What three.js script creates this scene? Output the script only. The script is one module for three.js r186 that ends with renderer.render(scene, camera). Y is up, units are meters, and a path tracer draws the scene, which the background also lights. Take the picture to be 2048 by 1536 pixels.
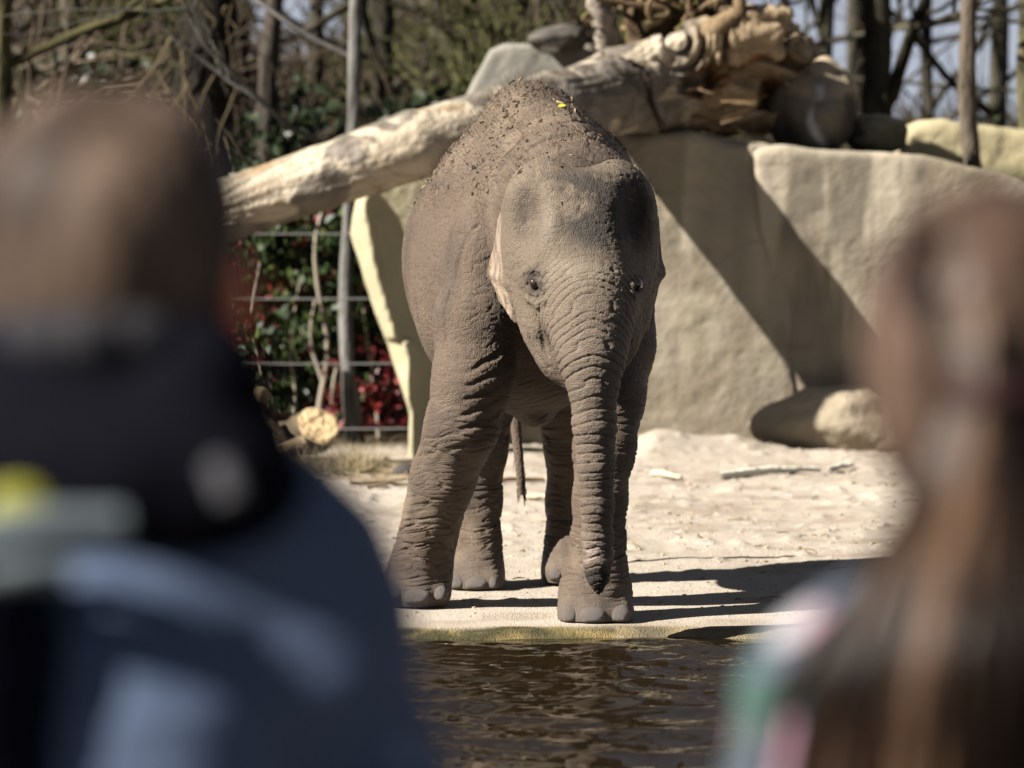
import * as THREE from 'three';
import { mergeGeometries } from 'three/addons/utils/BufferGeometryUtils.js';

// ---------------------------------------------------------------- camera, sky, sun, exposure
const FPX = 7550, EYE = 1.3, PITCH = Math.atan(336 / FPX);
const scene = new THREE.Scene();
const camera = new THREE.PerspectiveCamera(2 * Math.atan(768 / FPX) * 180 / Math.PI, 4 / 3, 0.1, 900);
camera.position.set(0, EYE, 0);
camera.rotation.x = -PITCH;
camera.focus = 11.95;
camera.userData.fStop = 3.4;

function skyNoise(x, y) { // thin fair weather cloud
  const h = (i, j) => { const q = Math.sin(i * 127.1 + j * 311.7) * 43758.5453; return q - Math.floor(q); }, i = Math.floor(x), j = Math.floor(y); let u = x - i, v = y - j; u = u * u * (3 - 2 * u); v = v * v * (3 - 2 * v);
  return (h(i, j) * (1 - u) + h(i + 1, j) * u) * (1 - v) + (h(i, j + 1) * (1 - u) + h(i + 1, j + 1) * u) * v - 0.5;
}
const SUN_AZ = 24 * Math.PI / 180, SUN_EL = 35.5 * Math.PI / 180;
const SUN = new THREE.Vector3(-Math.cos(SUN_AZ) * Math.cos(SUN_EL), Math.sin(SUN_EL), Math.sin(SUN_AZ) * Math.cos(SUN_EL));
{
  const W = 256, H = 128, d = new Float32Array(W * H * 4);
  for (let j = 0; j < H; j++) for (let i = 0; i < W; i++) {
    const el = ((j + 0.5) / H - 0.5) * Math.PI, s = Math.max(0, Math.sin(el));
    const t = Math.pow(s, 0.52), o = (j * W + i) * 4;
    const a = [0.30, 0.325, 0.38], b = [0.016, 0.026, 0.052];
    const az = (i + 0.5) / W * 6.28318, ce = Math.cos(el), cx = Math.cos(az) * ce / (s + 0.25), cz = Math.sin(az) * ce / (s + 0.25), n = skyNoise(cx * 1.5, cz * 1.5) + 0.5 * skyNoise(cx * 3.4 + 5, cz * 3.4), k = Math.max(0, Math.min(1, (n - 0.24) * 3)) * Math.min(1, s * 8);
    for (let c = 0; c < 3; c++) d[o + c] = el < 0 ? [0.06, 0.055, 0.045][c] : 0.47 * ((a[c] * (1 - t) + b[c] * t) * (1 - k) + 0.42 * k);
    d[o + 3] = 1;
  }
  const t = new THREE.DataTexture(d, W, H, THREE.RGBAFormat, THREE.FloatType);
  t.mapping = THREE.EquirectangularReflectionMapping; t.magFilter = THREE.LinearFilter; t.needsUpdate = true;
  scene.background = t; scene.environment = t;
}
const sun = new THREE.DirectionalLight(new THREE.Color(1, 0.95, 0.87), 5);
sun.position.set(0, 0, -15).addScaledVector(SUN, 60); sun.target.position.set(0, 0, -15);
sun.castShadow = true; sun.shadow.mapSize.set(4096, 4096);
Object.assign(sun.shadow.camera, { left: -25, right: 25, top: 25, bottom: -25, near: 1, far: 140 });
scene.add(sun, sun.target);

const renderer = new THREE.WebGLRenderer({ antialias: true });
renderer.toneMapping = THREE.LinearToneMapping;
renderer.toneMappingExposure = 4.0;
renderer.shadowMap.enabled = true;

// ---------------------------------------------------------------- small maths
let seedState = 12345;
function seed(n) { seedState = n >>> 0; }
function R() { seedState = (seedState + 0x6d2b79f5) | 0; let t = Math.imul(seedState ^ (seedState >>> 15), 1 | seedState); t = (t + Math.imul(t ^ (t >>> 7), 61 | t)) ^ t; return ((t ^ (t >>> 14)) >>> 0) / 4294967296; }
const rr = (a, b) => a + (b - a) * R();
const clamp = (x, a = 0, b = 1) => (x < a ? a : x > b ? b : x);
const lerp = (a, b, t) => a + (b - a) * t;
const sstep = (a, b, x) => { const t = clamp((x - a) / (b - a)); return t * t * (3 - 2 * t); };
const V = (x, y, z) => new THREE.Vector3(x, y, z);
const CP = Math.cos(PITCH), SP = Math.sin(PITCH);
// a point of the place, given where a surveyor's sighting (x, y) and its distance put it
function P(px, py, D) {
  const x = (px - 1024) / FPX, y = (768 - py) / FPX, dz = -(CP + y * SP), k = D / -dz;
  return [x * k, EYE + (y * CP - SP) * k, -D];
}
const PV = (px, py, D) => V(...P(px, py, D));
function hash3(x, y, z) { let h = Math.imul(x, 374761393) ^ Math.imul(y, 668265263) ^ Math.imul(z, 2147483647 ^ 0x5bd1e995); h = Math.imul(h ^ (h >>> 13), 1274126177); h ^= h >>> 16; return (h >>> 0) / 4294967296; }
function noise(x, y, z) { // value noise, -1..1
  const ix = Math.floor(x), iy = Math.floor(y), iz = Math.floor(z); let u = x - ix, v = y - iy, w = z - iz;
  u = u * u * (3 - 2 * u); v = v * v * (3 - 2 * v); w = w * w * (3 - 2 * w);
  const a = lerp(lerp(hash3(ix, iy, iz), hash3(ix + 1, iy, iz), u), lerp(hash3(ix, iy + 1, iz), hash3(ix + 1, iy + 1, iz), u), v);
  const b = lerp(lerp(hash3(ix, iy, iz + 1), hash3(ix + 1, iy, iz + 1), u), lerp(hash3(ix, iy + 1, iz + 1), hash3(ix + 1, iy + 1, iz + 1), u), v);
  return lerp(a, b, w) * 2 - 1;
}
function fbm(x, y, z, o = 4) { let s = 0, a = 0.5; for (let i = 0; i < o; i++) { s += a * noise(x, y, z); x = x * 2.03 + 7.1; y = y * 2.03 + 3.7; z = z * 2.03 + 1.3; a *= 0.5; } return s; }

// ---------------------------------------------------------------- naming and grouping
const used = new Map();
function numbered(name) { const n = used.get(name) ?? 0; used.set(name, n + 1); return n ? name + '_' + String(n).padStart(3, '0') : name; }
function tag(o, label, category, group, kind) { if (label) o.userData.label = label; if (category) o.userData.category = category; if (group) o.userData.group = group; if (kind) o.userData.kind = kind; return o; }
function thing(name, label, category, pos = [0, 0, 0], group) {
  const g = new THREE.Group(); g.name = numbered(name); g.position.set(...pos); scene.add(g); return tag(g, label, category, group);
}
// geometry is given in the place's own coordinates; a thing keeps its base as its origin
function part(name, geometry, material, parent, kind) {
  const m = new THREE.Mesh(geometry, material); m.castShadow = m.receiveShadow = true;
  if (parent) { m.name = name; parent.add(m); } else { m.name = numbered(name); scene.add(m); }
  if (kind) m.userData.kind = kind;
  return m;
}
function partAt(name, geometry, material, parent, kind) { // geometry in world coordinates under a moved thing
  const m = part(name, geometry, material, parent, kind);
  let p = parent, o = V(0, 0, 0); while (p) { o.add(p.position); p = p.parent; }
  m.position.copy(o.negate()); return m;
}

// ---------------------------------------------------------------- textures
function dataTex(n, f, srgb = false) {
  const d = new Uint8Array(n * n * 4);
  for (let j = 0; j < n; j++) for (let i = 0; i < n; i++) { const c = f(i / n, j / n), o = (j * n + i) * 4; d[o] = clamp(c[0]) * 255; d[o + 1] = clamp(c[1]) * 255; d[o + 2] = clamp(c[2]) * 255; d[o + 3] = 255; }
  const t = new THREE.DataTexture(d, n, n); t.wrapS = t.wrapT = THREE.RepeatWrapping; t.magFilter = THREE.LinearFilter; t.minFilter = THREE.LinearMipmapLinearFilter;
  if (srgb) t.colorSpace = THREE.SRGBColorSpace; t.needsUpdate = true; return t;
}
function tnoise(u, v, f, s) { // tileable value noise 0..1
  const x = u * f, y = v * f, ix = Math.floor(x), iy = Math.floor(y); let a = x - ix, b = y - iy; a = a * a * (3 - 2 * a); b = b * b * (3 - 2 * b);
  const m = (n) => ((n % f) + f) % f;
  return lerp(lerp(hash3(m(ix), m(iy), s), hash3(m(ix + 1), m(iy), s), a), lerp(hash3(m(ix), m(iy + 1), s), hash3(m(ix + 1), m(iy + 1), s), a), b);
}
function tfbm(u, v, f, s, o = 5) { let r = 0, a = 0.5, t = 0; for (let i = 0; i < o; i++) { r += a * tnoise(u, v, f, s + i); t += a; f *= 2; a *= 0.5; } return r / t; }
function tcell(u, v, f, s) { // tileable cell edges: 0 on an edge
  const x = u * f, y = v * f, ix = Math.floor(x), iy = Math.floor(y); let d1 = 9, d2 = 9; const m = (n) => ((n % f) + f) % f;
  for (let j = -1; j < 2; j++) for (let i = -1; i < 2; i++) { const a = ix + i + hash3(m(ix + i), m(iy + j), s) - x, b = iy + j + hash3(m(ix + i), m(iy + j), s + 9) - y, d = Math.sqrt(a * a + b * b); if (d < d1) { d2 = d1; d1 = d; } else if (d < d2) d2 = d; }
  return d2 - d1;
}
const grey = (f) => (u, v) => { const x = f(u, v); return [x, x, x]; };
const TX = {
  rough: dataTex(512, grey((u, v) => tfbm(u, v, 8, 3, 6))),
  grain: dataTex(512, grey((u, v) => 0.5 * tfbm(u, v, 32, 11, 4) + 0.5 * tnoise(u, v, 128, 5))),
  skin: dataTex(512, grey((u, v) => { const w = tfbm(u, v, 8, 40, 3) * 0.05; return 0.55 * Math.min(1, tcell(u + w, v - w, 26, 21) * 2.4) + 0.45 * Math.min(1, tcell(u - w, v + w, 60, 33) * 2.4); })),
  wood: dataTex(512, grey((u, v) => { const s = tfbm(u, v, 4, 70, 4) * 0.12; return 0.6 * tnoise(u + s, v * 0.999, 64, 71) * 0.7 + 0.4 * tfbm(u, v, 16, 75, 4); })),
};
const rep = (t, a, b = a) => { const c = t.clone(); c.repeat.set(a, b); c.needsUpdate = true; return c; };
const lin = (r, g, b) => new THREE.Color().setRGB(r, g, b);
const ALB = 0.6; // one scale for all pigments: sand comes to about 0.3, stone 0.2, bark 0.05
function mat(c, o = {}) { return new THREE.MeshPhysicalMaterial({ color: lin(...c).multiplyScalar(ALB), roughness: 0.9, metalness: 0, specularIntensity: 0.2, ...o }); }

// ---------------------------------------------------------------- signed distance shapes and their meshing
const smin = (a, b, k) => { const h = Math.max(k - Math.abs(a - b), 0) / k; return Math.min(a, b) - h * h * k * 0.25; };
const smax = (a, b, k) => -smin(-a, -b, k);
function cone(a, b, r1, r2, k = 0.05) { // rounded cone between two points
  const [ax, ay, az] = a, bx = b[0] - ax, by = b[1] - ay, bz = b[2] - az, l2 = bx * bx + by * by + bz * bz, r = r1 - r2, a2 = l2 - r * r, il = 1 / l2;
  return { k, f(x, y, z) {
    const px = x - ax, py = y - ay, pz = z - az, yy = px * bx + py * by + pz * bz, zz = yy - l2;
    const qx = px * l2 - bx * yy, qy = py * l2 - by * yy, qz = pz * l2 - bz * yy, x2 = qx * qx + qy * qy + qz * qz, y2 = yy * yy * l2, z2 = zz * zz * l2, kk = Math.sign(r) * r * r * x2;
    if (Math.sign(zz) * a2 * z2 > kk) return Math.sqrt(x2 + z2) * il - r2;
    if (Math.sign(yy) * a2 * y2 < kk) return Math.sqrt(x2 + y2) * il - r1;
    return (Math.sqrt(x2 * a2 * il) + yy * r) * il - r1;
  } };
}
function ell(c, r, k = 0.05, rot) { // ellipsoid, turned by Euler angles
  const m = rot ? new THREE.Matrix3().setFromMatrix4(new THREE.Matrix4().makeRotationFromEuler(new THREE.Euler(...rot)).transpose()).elements : null;
  const [rx, ry, rz] = r;
  return { k, f(x, y, z) {
    let px = x - c[0], py = y - c[1], pz = z - c[2];
    if (m) { const a = m[0] * px + m[3] * py + m[6] * pz, b = m[1] * px + m[4] * py + m[7] * pz; pz = m[2] * px + m[5] * py + m[8] * pz; px = a; py = b; }
    const ux = px / rx, uy = py / ry, uz = pz / rz, k0 = Math.sqrt(ux * ux + uy * uy + uz * uz), vx = ux / rx, vy = uy / ry, vz = uz / rz, k1 = Math.sqrt(vx * vx + vy * vy + vz * vz);
    return k1 < 1e-9 ? -Math.min(rx, ry, rz) : k0 * (k0 - 1) / k1;
  } };
}
function tri3(a, b, c, r, k = 0.03) { // a thick triangle
  const A = V(...a), B = V(...b), C = V(...c), ba = B.clone().sub(A), cb = C.clone().sub(B), ac = A.clone().sub(C), n = ba.clone().cross(ac), s1 = ba.clone().cross(n), s2 = cb.clone().cross(n), s3 = ac.clone().cross(n), pa = V(0, 0, 0), pb = V(0, 0, 0), pc = V(0, 0, 0), w = V(0, 0, 0);
  const seg = (e, q) => w.copy(e).multiplyScalar(clamp(e.dot(q) / e.lengthSq())).sub(q).lengthSq();
  return { k, f(x, y, z) { pa.set(x, y, z).sub(A); pb.set(x, y, z).sub(B); pc.set(x, y, z).sub(C); const o = Math.sign(s1.dot(pa)) + Math.sign(s2.dot(pb)) + Math.sign(s3.dot(pc)) < 2; return Math.sqrt(o ? Math.min(seg(ba, pa), seg(cb, pb), seg(ac, pc)) : n.dot(pa) ** 2 / n.lengthSq()) - r; } };
}
// how far along a sighting a shape's surface lies
function hit(f, px, py, d0, d1) { let D = d0; for (let i = 0; i < 160 && D < d1; i++) { const d = f(...P(px, py, D)); if (d < 0.0006) break; D += Math.max(0.0006, d * 0.55); } return D; }
const sub = (p, k) => ({ ...p, k: k ?? p.k, cut: true });
function union(prims) { // a shape that can drop the pieces far from a block
  const make = (list) => (x, y, z) => { let d = 1e3; for (const p of list) { const e = p.f(x, y, z); d = p.cut ? smax(d, -e, p.k) : smin(d, e, p.k); } return d; };
  const all = make(prims);
  return { f: all, near(x, y, z, r) {
    const d = prims.map((p) => p.f(x, y, z)); let m = 1e3; prims.forEach((p, i) => { if (!p.cut) m = Math.min(m, d[i]); });
    return make(prims.filter((p, i) => (p.cut ? d[i] < 2 * r + p.k : d[i] < Math.max(m, 0) + 2.5 * r + p.k + 0.12)));
  } };
}
// surface nets over the blocks that the surface crosses; returns {pos, quads}
function nets(shape, lo, hi, h, slack = 1.4) {
  const f = shape.f ?? shape, B = 8, nb = [0, 1, 2].map((c) => Math.ceil((hi[c] - lo[c]) / (h * B)));
  const blocks = new Map(), half = h * B / 2, reach = half * Math.sqrt(3) * slack + h, pos = [];
  const key = (i, j, k) => (i * 2048 + j) * 2048 + k;
  for (let i = 0; i < nb[0]; i++) for (let j = 0; j < nb[1]; j++) for (let k = 0; k < nb[2]; k++) {
    const cx = lo[0] + (i * B) * h + half, cy = lo[1] + (j * B) * h + half, cz = lo[2] + (k * B) * h + half;
    if (Math.abs(f(cx, cy, cz)) > reach) continue;
    const g = shape.near ? shape.near(cx, cy, cz, reach) : f, s = new Float32Array(729); let q = 0, neg = 0;
    for (let a = 0; a < 9; a++) for (let b = 0; b < 9; b++) for (let c = 0; c < 9; c++) { const d = g(lo[0] + (i * B + a) * h, lo[1] + (j * B + b) * h, lo[2] + (k * B + c) * h); s[q++] = d; if (d < 0) neg++; }
    if (neg === 0 || neg === 729) continue;
    const v = new Int32Array(512).fill(-1);
    for (let a = 0; a < 8; a++) for (let b = 0; b < 8; b++) for (let c = 0; c < 8; c++) {
      const o = (a * 9 + b) * 9 + c, e = [s[o], s[o + 81], s[o + 9], s[o + 90], s[o + 1], s[o + 82], s[o + 10], s[o + 91]];
      let n = 0; for (const d of e) if (d < 0) n++;
      if (n === 0 || n === 8) continue;
      let x = 0, y = 0, z = 0, m = 0;
      const edge = (p, r) => { if ((e[p] < 0) === (e[r] < 0)) return; const t = e[p] / (e[p] - e[r]); x += (p & 1) + t * ((r & 1) - (p & 1)); y += ((p >> 1) & 1) + t * (((r >> 1) & 1) - ((p >> 1) & 1)); z += (p >> 2) + t * ((r >> 2) - (p >> 2)); m++; };
      edge(0, 1); edge(2, 3); edge(4, 5); edge(6, 7); edge(0, 2); edge(1, 3); edge(4, 6); edge(5, 7); edge(0, 4); edge(1, 5); edge(2, 6); edge(3, 7);
      v[(a * 8 + b) * 8 + c] = pos.length / 3;
      pos.push(lo[0] + (i * B + a + x / m) * h, lo[1] + (j * B + b + y / m) * h, lo[2] + (k * B + c + z / m) * h);
    }
    blocks.set(key(i, j, k), { i, j, k, s, v });
  }
  const vert = (a, b, c) => { const bl = blocks.get(key(a >> 3, b >> 3, c >> 3)); return bl ? bl.v[((a & 7) * 8 + (b & 7)) * 8 + (c & 7)] : -1; };
  const tri = [];
  const quad = (p, q, r, s, flip) => { if (p < 0 || q < 0 || r < 0 || s < 0) return; if (flip) tri.push(p, r, q, p, s, r); else tri.push(p, q, r, p, r, s); };
  for (const { i, j, k, s } of blocks.values()) for (let a = 0; a < 8; a++) for (let b = 0; b < 8; b++) for (let c = 0; c < 8; c++) {
    const o = (a * 9 + b) * 9 + c, d = s[o] < 0, A = i * 8 + a, Bb = j * 8 + b, C = k * 8 + c;
    if (d !== s[o + 81] < 0) quad(vert(A, Bb - 1, C - 1), vert(A, Bb, C - 1), vert(A, Bb, C), vert(A, Bb - 1, C), !d);
    if (d !== s[o + 9] < 0) quad(vert(A - 1, Bb, C - 1), vert(A - 1, Bb, C), vert(A, Bb, C), vert(A, Bb, C - 1), !d);
    if (d !== s[o + 1] < 0) quad(vert(A - 1, Bb - 1, C), vert(A, Bb - 1, C), vert(A, Bb, C), vert(A - 1, Bb, C), !d);
  }
  return { pos: Float32Array.from(pos), tri: Uint32Array.from(tri) };
}
function vertexNormals(pos, tri) {
  const n = new Float32Array(pos.length);
  for (let t = 0; t < tri.length; t += 3) {
    const a = tri[t] * 3, b = tri[t + 1] * 3, c = tri[t + 2] * 3, ux = pos[b] - pos[a], uy = pos[b + 1] - pos[a + 1], uz = pos[b + 2] - pos[a + 2], vx = pos[c] - pos[a], vy = pos[c + 1] - pos[a + 1], vz = pos[c + 2] - pos[a + 2];
    const nx = uy * vz - uz * vy, ny = uz * vx - ux * vz, nz = ux * vy - uy * vx;
    for (const i of [a, b, c]) { n[i] += nx; n[i + 1] += ny; n[i + 2] += nz; }
  }
  for (let i = 0; i < n.length; i += 3) { const l = Math.hypot(n[i], n[i + 1], n[i + 2]) || 1; n[i] /= l; n[i + 1] /= l; n[i + 2] /= l; }
  return n;
}
// mesh -> geometry: moves points along their normals, tints them, and lays metre-scaled uv by the main axis of each face
function finish({ pos, tri }, move, tint, origin = [0, 0, 0]) {
  if (move) { const n = vertexNormals(pos, tri), q = new Float32Array(pos.length); for (let i = 0; i < pos.length; i += 3) { const d = move(pos[i], pos[i + 1], pos[i + 2], n[i], n[i + 1], n[i + 2]); q[i] = pos[i] + n[i] * d; q[i + 1] = pos[i + 1] + n[i + 1] * d; q[i + 2] = pos[i + 2] + n[i + 2] * d; } pos = q; }
  const n = vertexNormals(pos, tri), map = new Int32Array(pos.length).fill(-1), op = [], on = [], ou = [], oc = [], idx = new Uint32Array(tri.length);
  const col = tint ? new Float32Array(pos.length) : null;
  if (tint) for (let i = 0; i < pos.length; i += 3) { const c = tint(pos[i], pos[i + 1], pos[i + 2], n[i], n[i + 1], n[i + 2]); col[i] = c[0]; col[i + 1] = c[1]; col[i + 2] = c[2]; }
  for (let t = 0; t < tri.length; t += 3) {
    const a = tri[t] * 3, b = tri[t + 1] * 3, c = tri[t + 2] * 3, x = Math.abs(n[a] + n[b] + n[c]), y = Math.abs(n[a + 1] + n[b + 1] + n[c + 1]), z = Math.abs(n[a + 2] + n[b + 2] + n[c + 2]), ax = x > y && x > z ? 0 : y > z ? 1 : 2;
    for (let s = 0; s < 3; s++) {
      const v = tri[t + s], k = v * 3 + ax;
      if (map[k] < 0) { map[k] = op.length / 3; const i = v * 3, p = pos[i], q = pos[i + 1], r = pos[i + 2]; op.push(p - origin[0], q - origin[1], r - origin[2]); on.push(n[i], n[i + 1], n[i + 2]); if (ax === 0) ou.push(r, q); else if (ax === 1) ou.push(p, r); else ou.push(p, q); if (col) oc.push(col[i], col[i + 1], col[i + 2]); }
      idx[t + s] = map[k];
    }
  }
  const g = new THREE.BufferGeometry(); g.setIndex(new THREE.BufferAttribute(idx, 1));
  g.setAttribute('position', new THREE.Float32BufferAttribute(op, 3)); g.setAttribute('normal', new THREE.Float32BufferAttribute(on, 3)); g.setAttribute('uv', new THREE.Float32BufferAttribute(ou, 2));
  if (col) g.setAttribute('color', new THREE.Float32BufferAttribute(oc, 3));
  return g;
}
// a builder of tapered tubes, blades and lumps, all in one geometry
class MB {
  constructor() { this.p = []; this.n = []; this.u = []; this.i = []; this.c = []; }
  tube(pts, rad, sides = 6, color, cap = true) { // pts: [x,y,z], rad: number per point
    const b0 = this.p.length / 3, N = pts.length; let ref = V(0.31, 0.2, 0.93), len = 0;
    const T = V(0, 0, 0), U = V(0, 0, 0), W = V(0, 0, 0);
    for (let k = 0; k < N; k++) {
      const a = pts[Math.max(0, k - 1)], b = pts[Math.min(N - 1, k + 1)], r = typeof rad === 'function' ? rad(k / (N - 1)) : rad[k];
      T.set(b[0] - a[0], b[1] - a[1], b[2] - a[2]).normalize(); U.crossVectors(T, ref); if (U.lengthSq() < 1e-4) U.crossVectors(T, V(1, 0, 0)); U.normalize(); W.crossVectors(U, T);
      ref.copy(W).negate(); ref.crossVectors(U, T); // keep the frame steady
      if (k) len += Math.hypot(pts[k][0] - pts[k - 1][0], pts[k][1] - pts[k - 1][1], pts[k][2] - pts[k - 1][2]);
      for (let s = 0; s <= sides; s++) { const t = s / sides * 2 * Math.PI, x = Math.cos(t) * U.x + Math.sin(t) * W.x, y = Math.cos(t) * U.y + Math.sin(t) * W.y, z = Math.cos(t) * U.z + Math.sin(t) * W.z; this.p.push(pts[k][0] + x * r, pts[k][1] + y * r, pts[k][2] + z * r); this.n.push(x, y, z); this.u.push(s / sides * Math.max(r, 0.01) * 6.28, len); if (color) this.c.push(...(typeof color === 'function' ? color(k / (N - 1), x, y, z) : color)); }
    }
    for (let k = 0; k < N - 1; k++) for (let s = 0; s < sides; s++) { const a = b0 + k * (sides + 1) + s, b = a + sides + 1; this.i.push(a, b, a + 1, b, b + 1, a + 1); }
    if (cap) for (const [k, e] of [[0, -1], [N - 1, 1]]) {
      const a = pts[k === 0 ? 0 : N - 2], b = pts[k === 0 ? 1 : N - 1], t = V(b[0] - a[0], b[1] - a[1], b[2] - a[2]).normalize().multiplyScalar(e), o = this.p.length / 3, src = b0 + k * (sides + 1);
      this.p.push(...pts[k]); this.n.push(t.x, t.y, t.z); this.u.push(0, 0); if (color) this.c.push(...(typeof color === 'function' ? color(k / (N - 1), t.x, t.y, t.z) : color));
      for (let s = 0; s <= sides; s++) { this.p.push(this.p[(src + s) * 3], this.p[(src + s) * 3 + 1], this.p[(src + s) * 3 + 2]); this.n.push(t.x, t.y, t.z); this.u.push(Math.cos(s), Math.sin(s)); if (color) this.c.push(...(typeof color === 'function' ? color(k / (N - 1), t.x, t.y, t.z) : color)); }
      for (let s = 0; s < sides; s++) if (e > 0) this.i.push(o, o + 2 + s, o + 1 + s); else this.i.push(o, o + 1 + s, o + 2 + s);
    }
    return this;
  }
  poly(pts, color) { // a flat or slightly folded fan
    const o = this.p.length / 3, a = V(...pts[1]).sub(V(...pts[0])), b = V(...pts[2]).sub(V(...pts[0])), n = a.cross(b).normalize();
    for (const p of pts) { this.p.push(...p); this.n.push(n.x, n.y, n.z); this.u.push(p[0], p[1]); if (color) this.c.push(...color); }
    for (let k = 1; k < pts.length - 1; k++) this.i.push(o, o + k, o + k + 1);
    return this;
  }
  geo() {
    const g = new THREE.BufferGeometry(); g.setIndex(this.i);
    g.setAttribute('position', new THREE.Float32BufferAttribute(this.p, 3)); g.setAttribute('normal', new THREE.Float32BufferAttribute(this.n, 3)); g.setAttribute('uv', new THREE.Float32BufferAttribute(this.u, 2));
    if (this.c.length) g.setAttribute('color', new THREE.Float32BufferAttribute(this.c, 3));
    return g;
  }
}
function curve(pts, n) { const c = new THREE.CatmullRomCurve3(pts.map((p) => V(...p))); return c.getPoints(n).map((v) => [v.x, v.y, v.z]); }
const mixc = (a, b, t) => [lerp(a[0], b[0], t), lerp(a[1], b[1], t), lerp(a[2], b[2], t)];

// ---------------------------------------------------------------- ground: one sheet with the pond's bed, the sand bank and the near bank
const WATER = -0.028;
function edgeD(x) { return 11.93 + 0.012 * Math.sin(x * 3.1) + 0.035 * noise(x * 1.7, 4.2, 0) + 0.012 * noise(x * 9, 2.2, 0) + (x > 0.35 ? -0.02 * sstep(0.35, 0.9, x) : 0); }
function groundY(x, z) {
  const D = -z, e = edgeD(x);
  if (D < e + 0.35) {
    const top = 0.004 * noise(x * 5, 0, z * 5), d = e - D;
    if (d < 0) return top * clamp(-d / 0.1);
    if (D < 3.4) return lerp(0.02, -0.9, sstep(3.0, 3.5, D));
    const lip = -0.055 * sstep(0, 0.16, d) - 0.07 * sstep(0.14, 0.3, d);
    const bed = -0.75 * sstep(0.3, 1.6, d);
    return lip + bed + 0.006 * noise(x * 20, 1, z * 20) * clamp(d / 0.05) * clamp(1 - d / 0.3);
  }
  const u = D - e - 0.35;
  let y = 0.02 * fbm(x * 0.9, 0, z * 0.9, 3) * clamp(u);
  const far = clamp((D - 13.4) / 1.5), amp = 0.35 + 0.65 * far;
  y += amp * clamp(u * 2) * (0.015 * fbm(x * 3.2, 3, z * 2.6, 4) + 0.0065 * fbm(x * 15, 5, z * 13, 3));
  const c = noise(x * 9, 8, z * 6) * noise(x * 23, 2, z * 16); y += amp * clamp(u * 2) * 0.012 * Math.max(0, c - 0.10) * 2.5;
  // sand that has drifted against the wall
  const bank = Math.exp(-(((D - 20.45 - 0.12 * noise(x * 1.6, 3, 2)) / 0.34) ** 2)) * (0.125 + 0.04 * noise(x * 1.7, 9, 1) + 0.025 * noise(x * 5.1, 9, 1)) * sstep(0.45, 0.85, x) * (1 - 0.8 * sstep(1.2, 1.6, x));
  y += bank + 0.05 * sstep(21.2, 30, D) - 0.06 * sstep(0.1, -0.6, x) * sstep(18.5, 20, D);
  if (D > 40) y += 1.2 * sstep(40, 90, D);
  return y;
}
function gridGeo(xs, zs, fy, tint) {
  const nx = xs.length, nz = zs.length, pos = new Float32Array(nx * nz * 3), uv = new Float32Array(nx * nz * 2), col = tint ? new Float32Array(nx * nz * 3) : null, idx = new Uint32Array((nx - 1) * (nz - 1) * 6);
  let o = 0; for (let j = 0; j < nz; j++) for (let i = 0; i < nx; i++, o++) { const x = xs[i], z = zs[j], y = fy(x, z); pos[o * 3] = x; pos[o * 3 + 1] = y; pos[o * 3 + 2] = z; uv[o * 2] = x; uv[o * 2 + 1] = z; if (col) { const c = tint(x, y, z); col[o * 3] = c[0]; col[o * 3 + 1] = c[1]; col[o * 3 + 2] = c[2]; } }
  o = 0; for (let j = 0; j < nz - 1; j++) for (let i = 0; i < nx - 1; i++) { const a = j * nx + i, b = a + nx; idx[o++] = a; idx[o++] = a + 1; idx[o++] = b; idx[o++] = b; idx[o++] = a + 1; idx[o++] = b + 1; }
  const g = new THREE.BufferGeometry(); g.setIndex(new THREE.BufferAttribute(idx, 1)); g.setAttribute('position', new THREE.BufferAttribute(pos, 3)); g.setAttribute('uv', new THREE.BufferAttribute(uv, 2)); if (col) g.setAttribute('color', new THREE.BufferAttribute(col, 3));
  g.computeVertexNormals(); return g;
}
function spaced(...runs) { const a = []; for (const [p, q, s] of runs) { const n = Math.max(1, Math.round(Math.abs(q - p) / s)); for (let i = 0; i < n; i++) a.push(p + (q - p) * i / n); } a.push(runs.at(-1)[1]); return a; }
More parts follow.
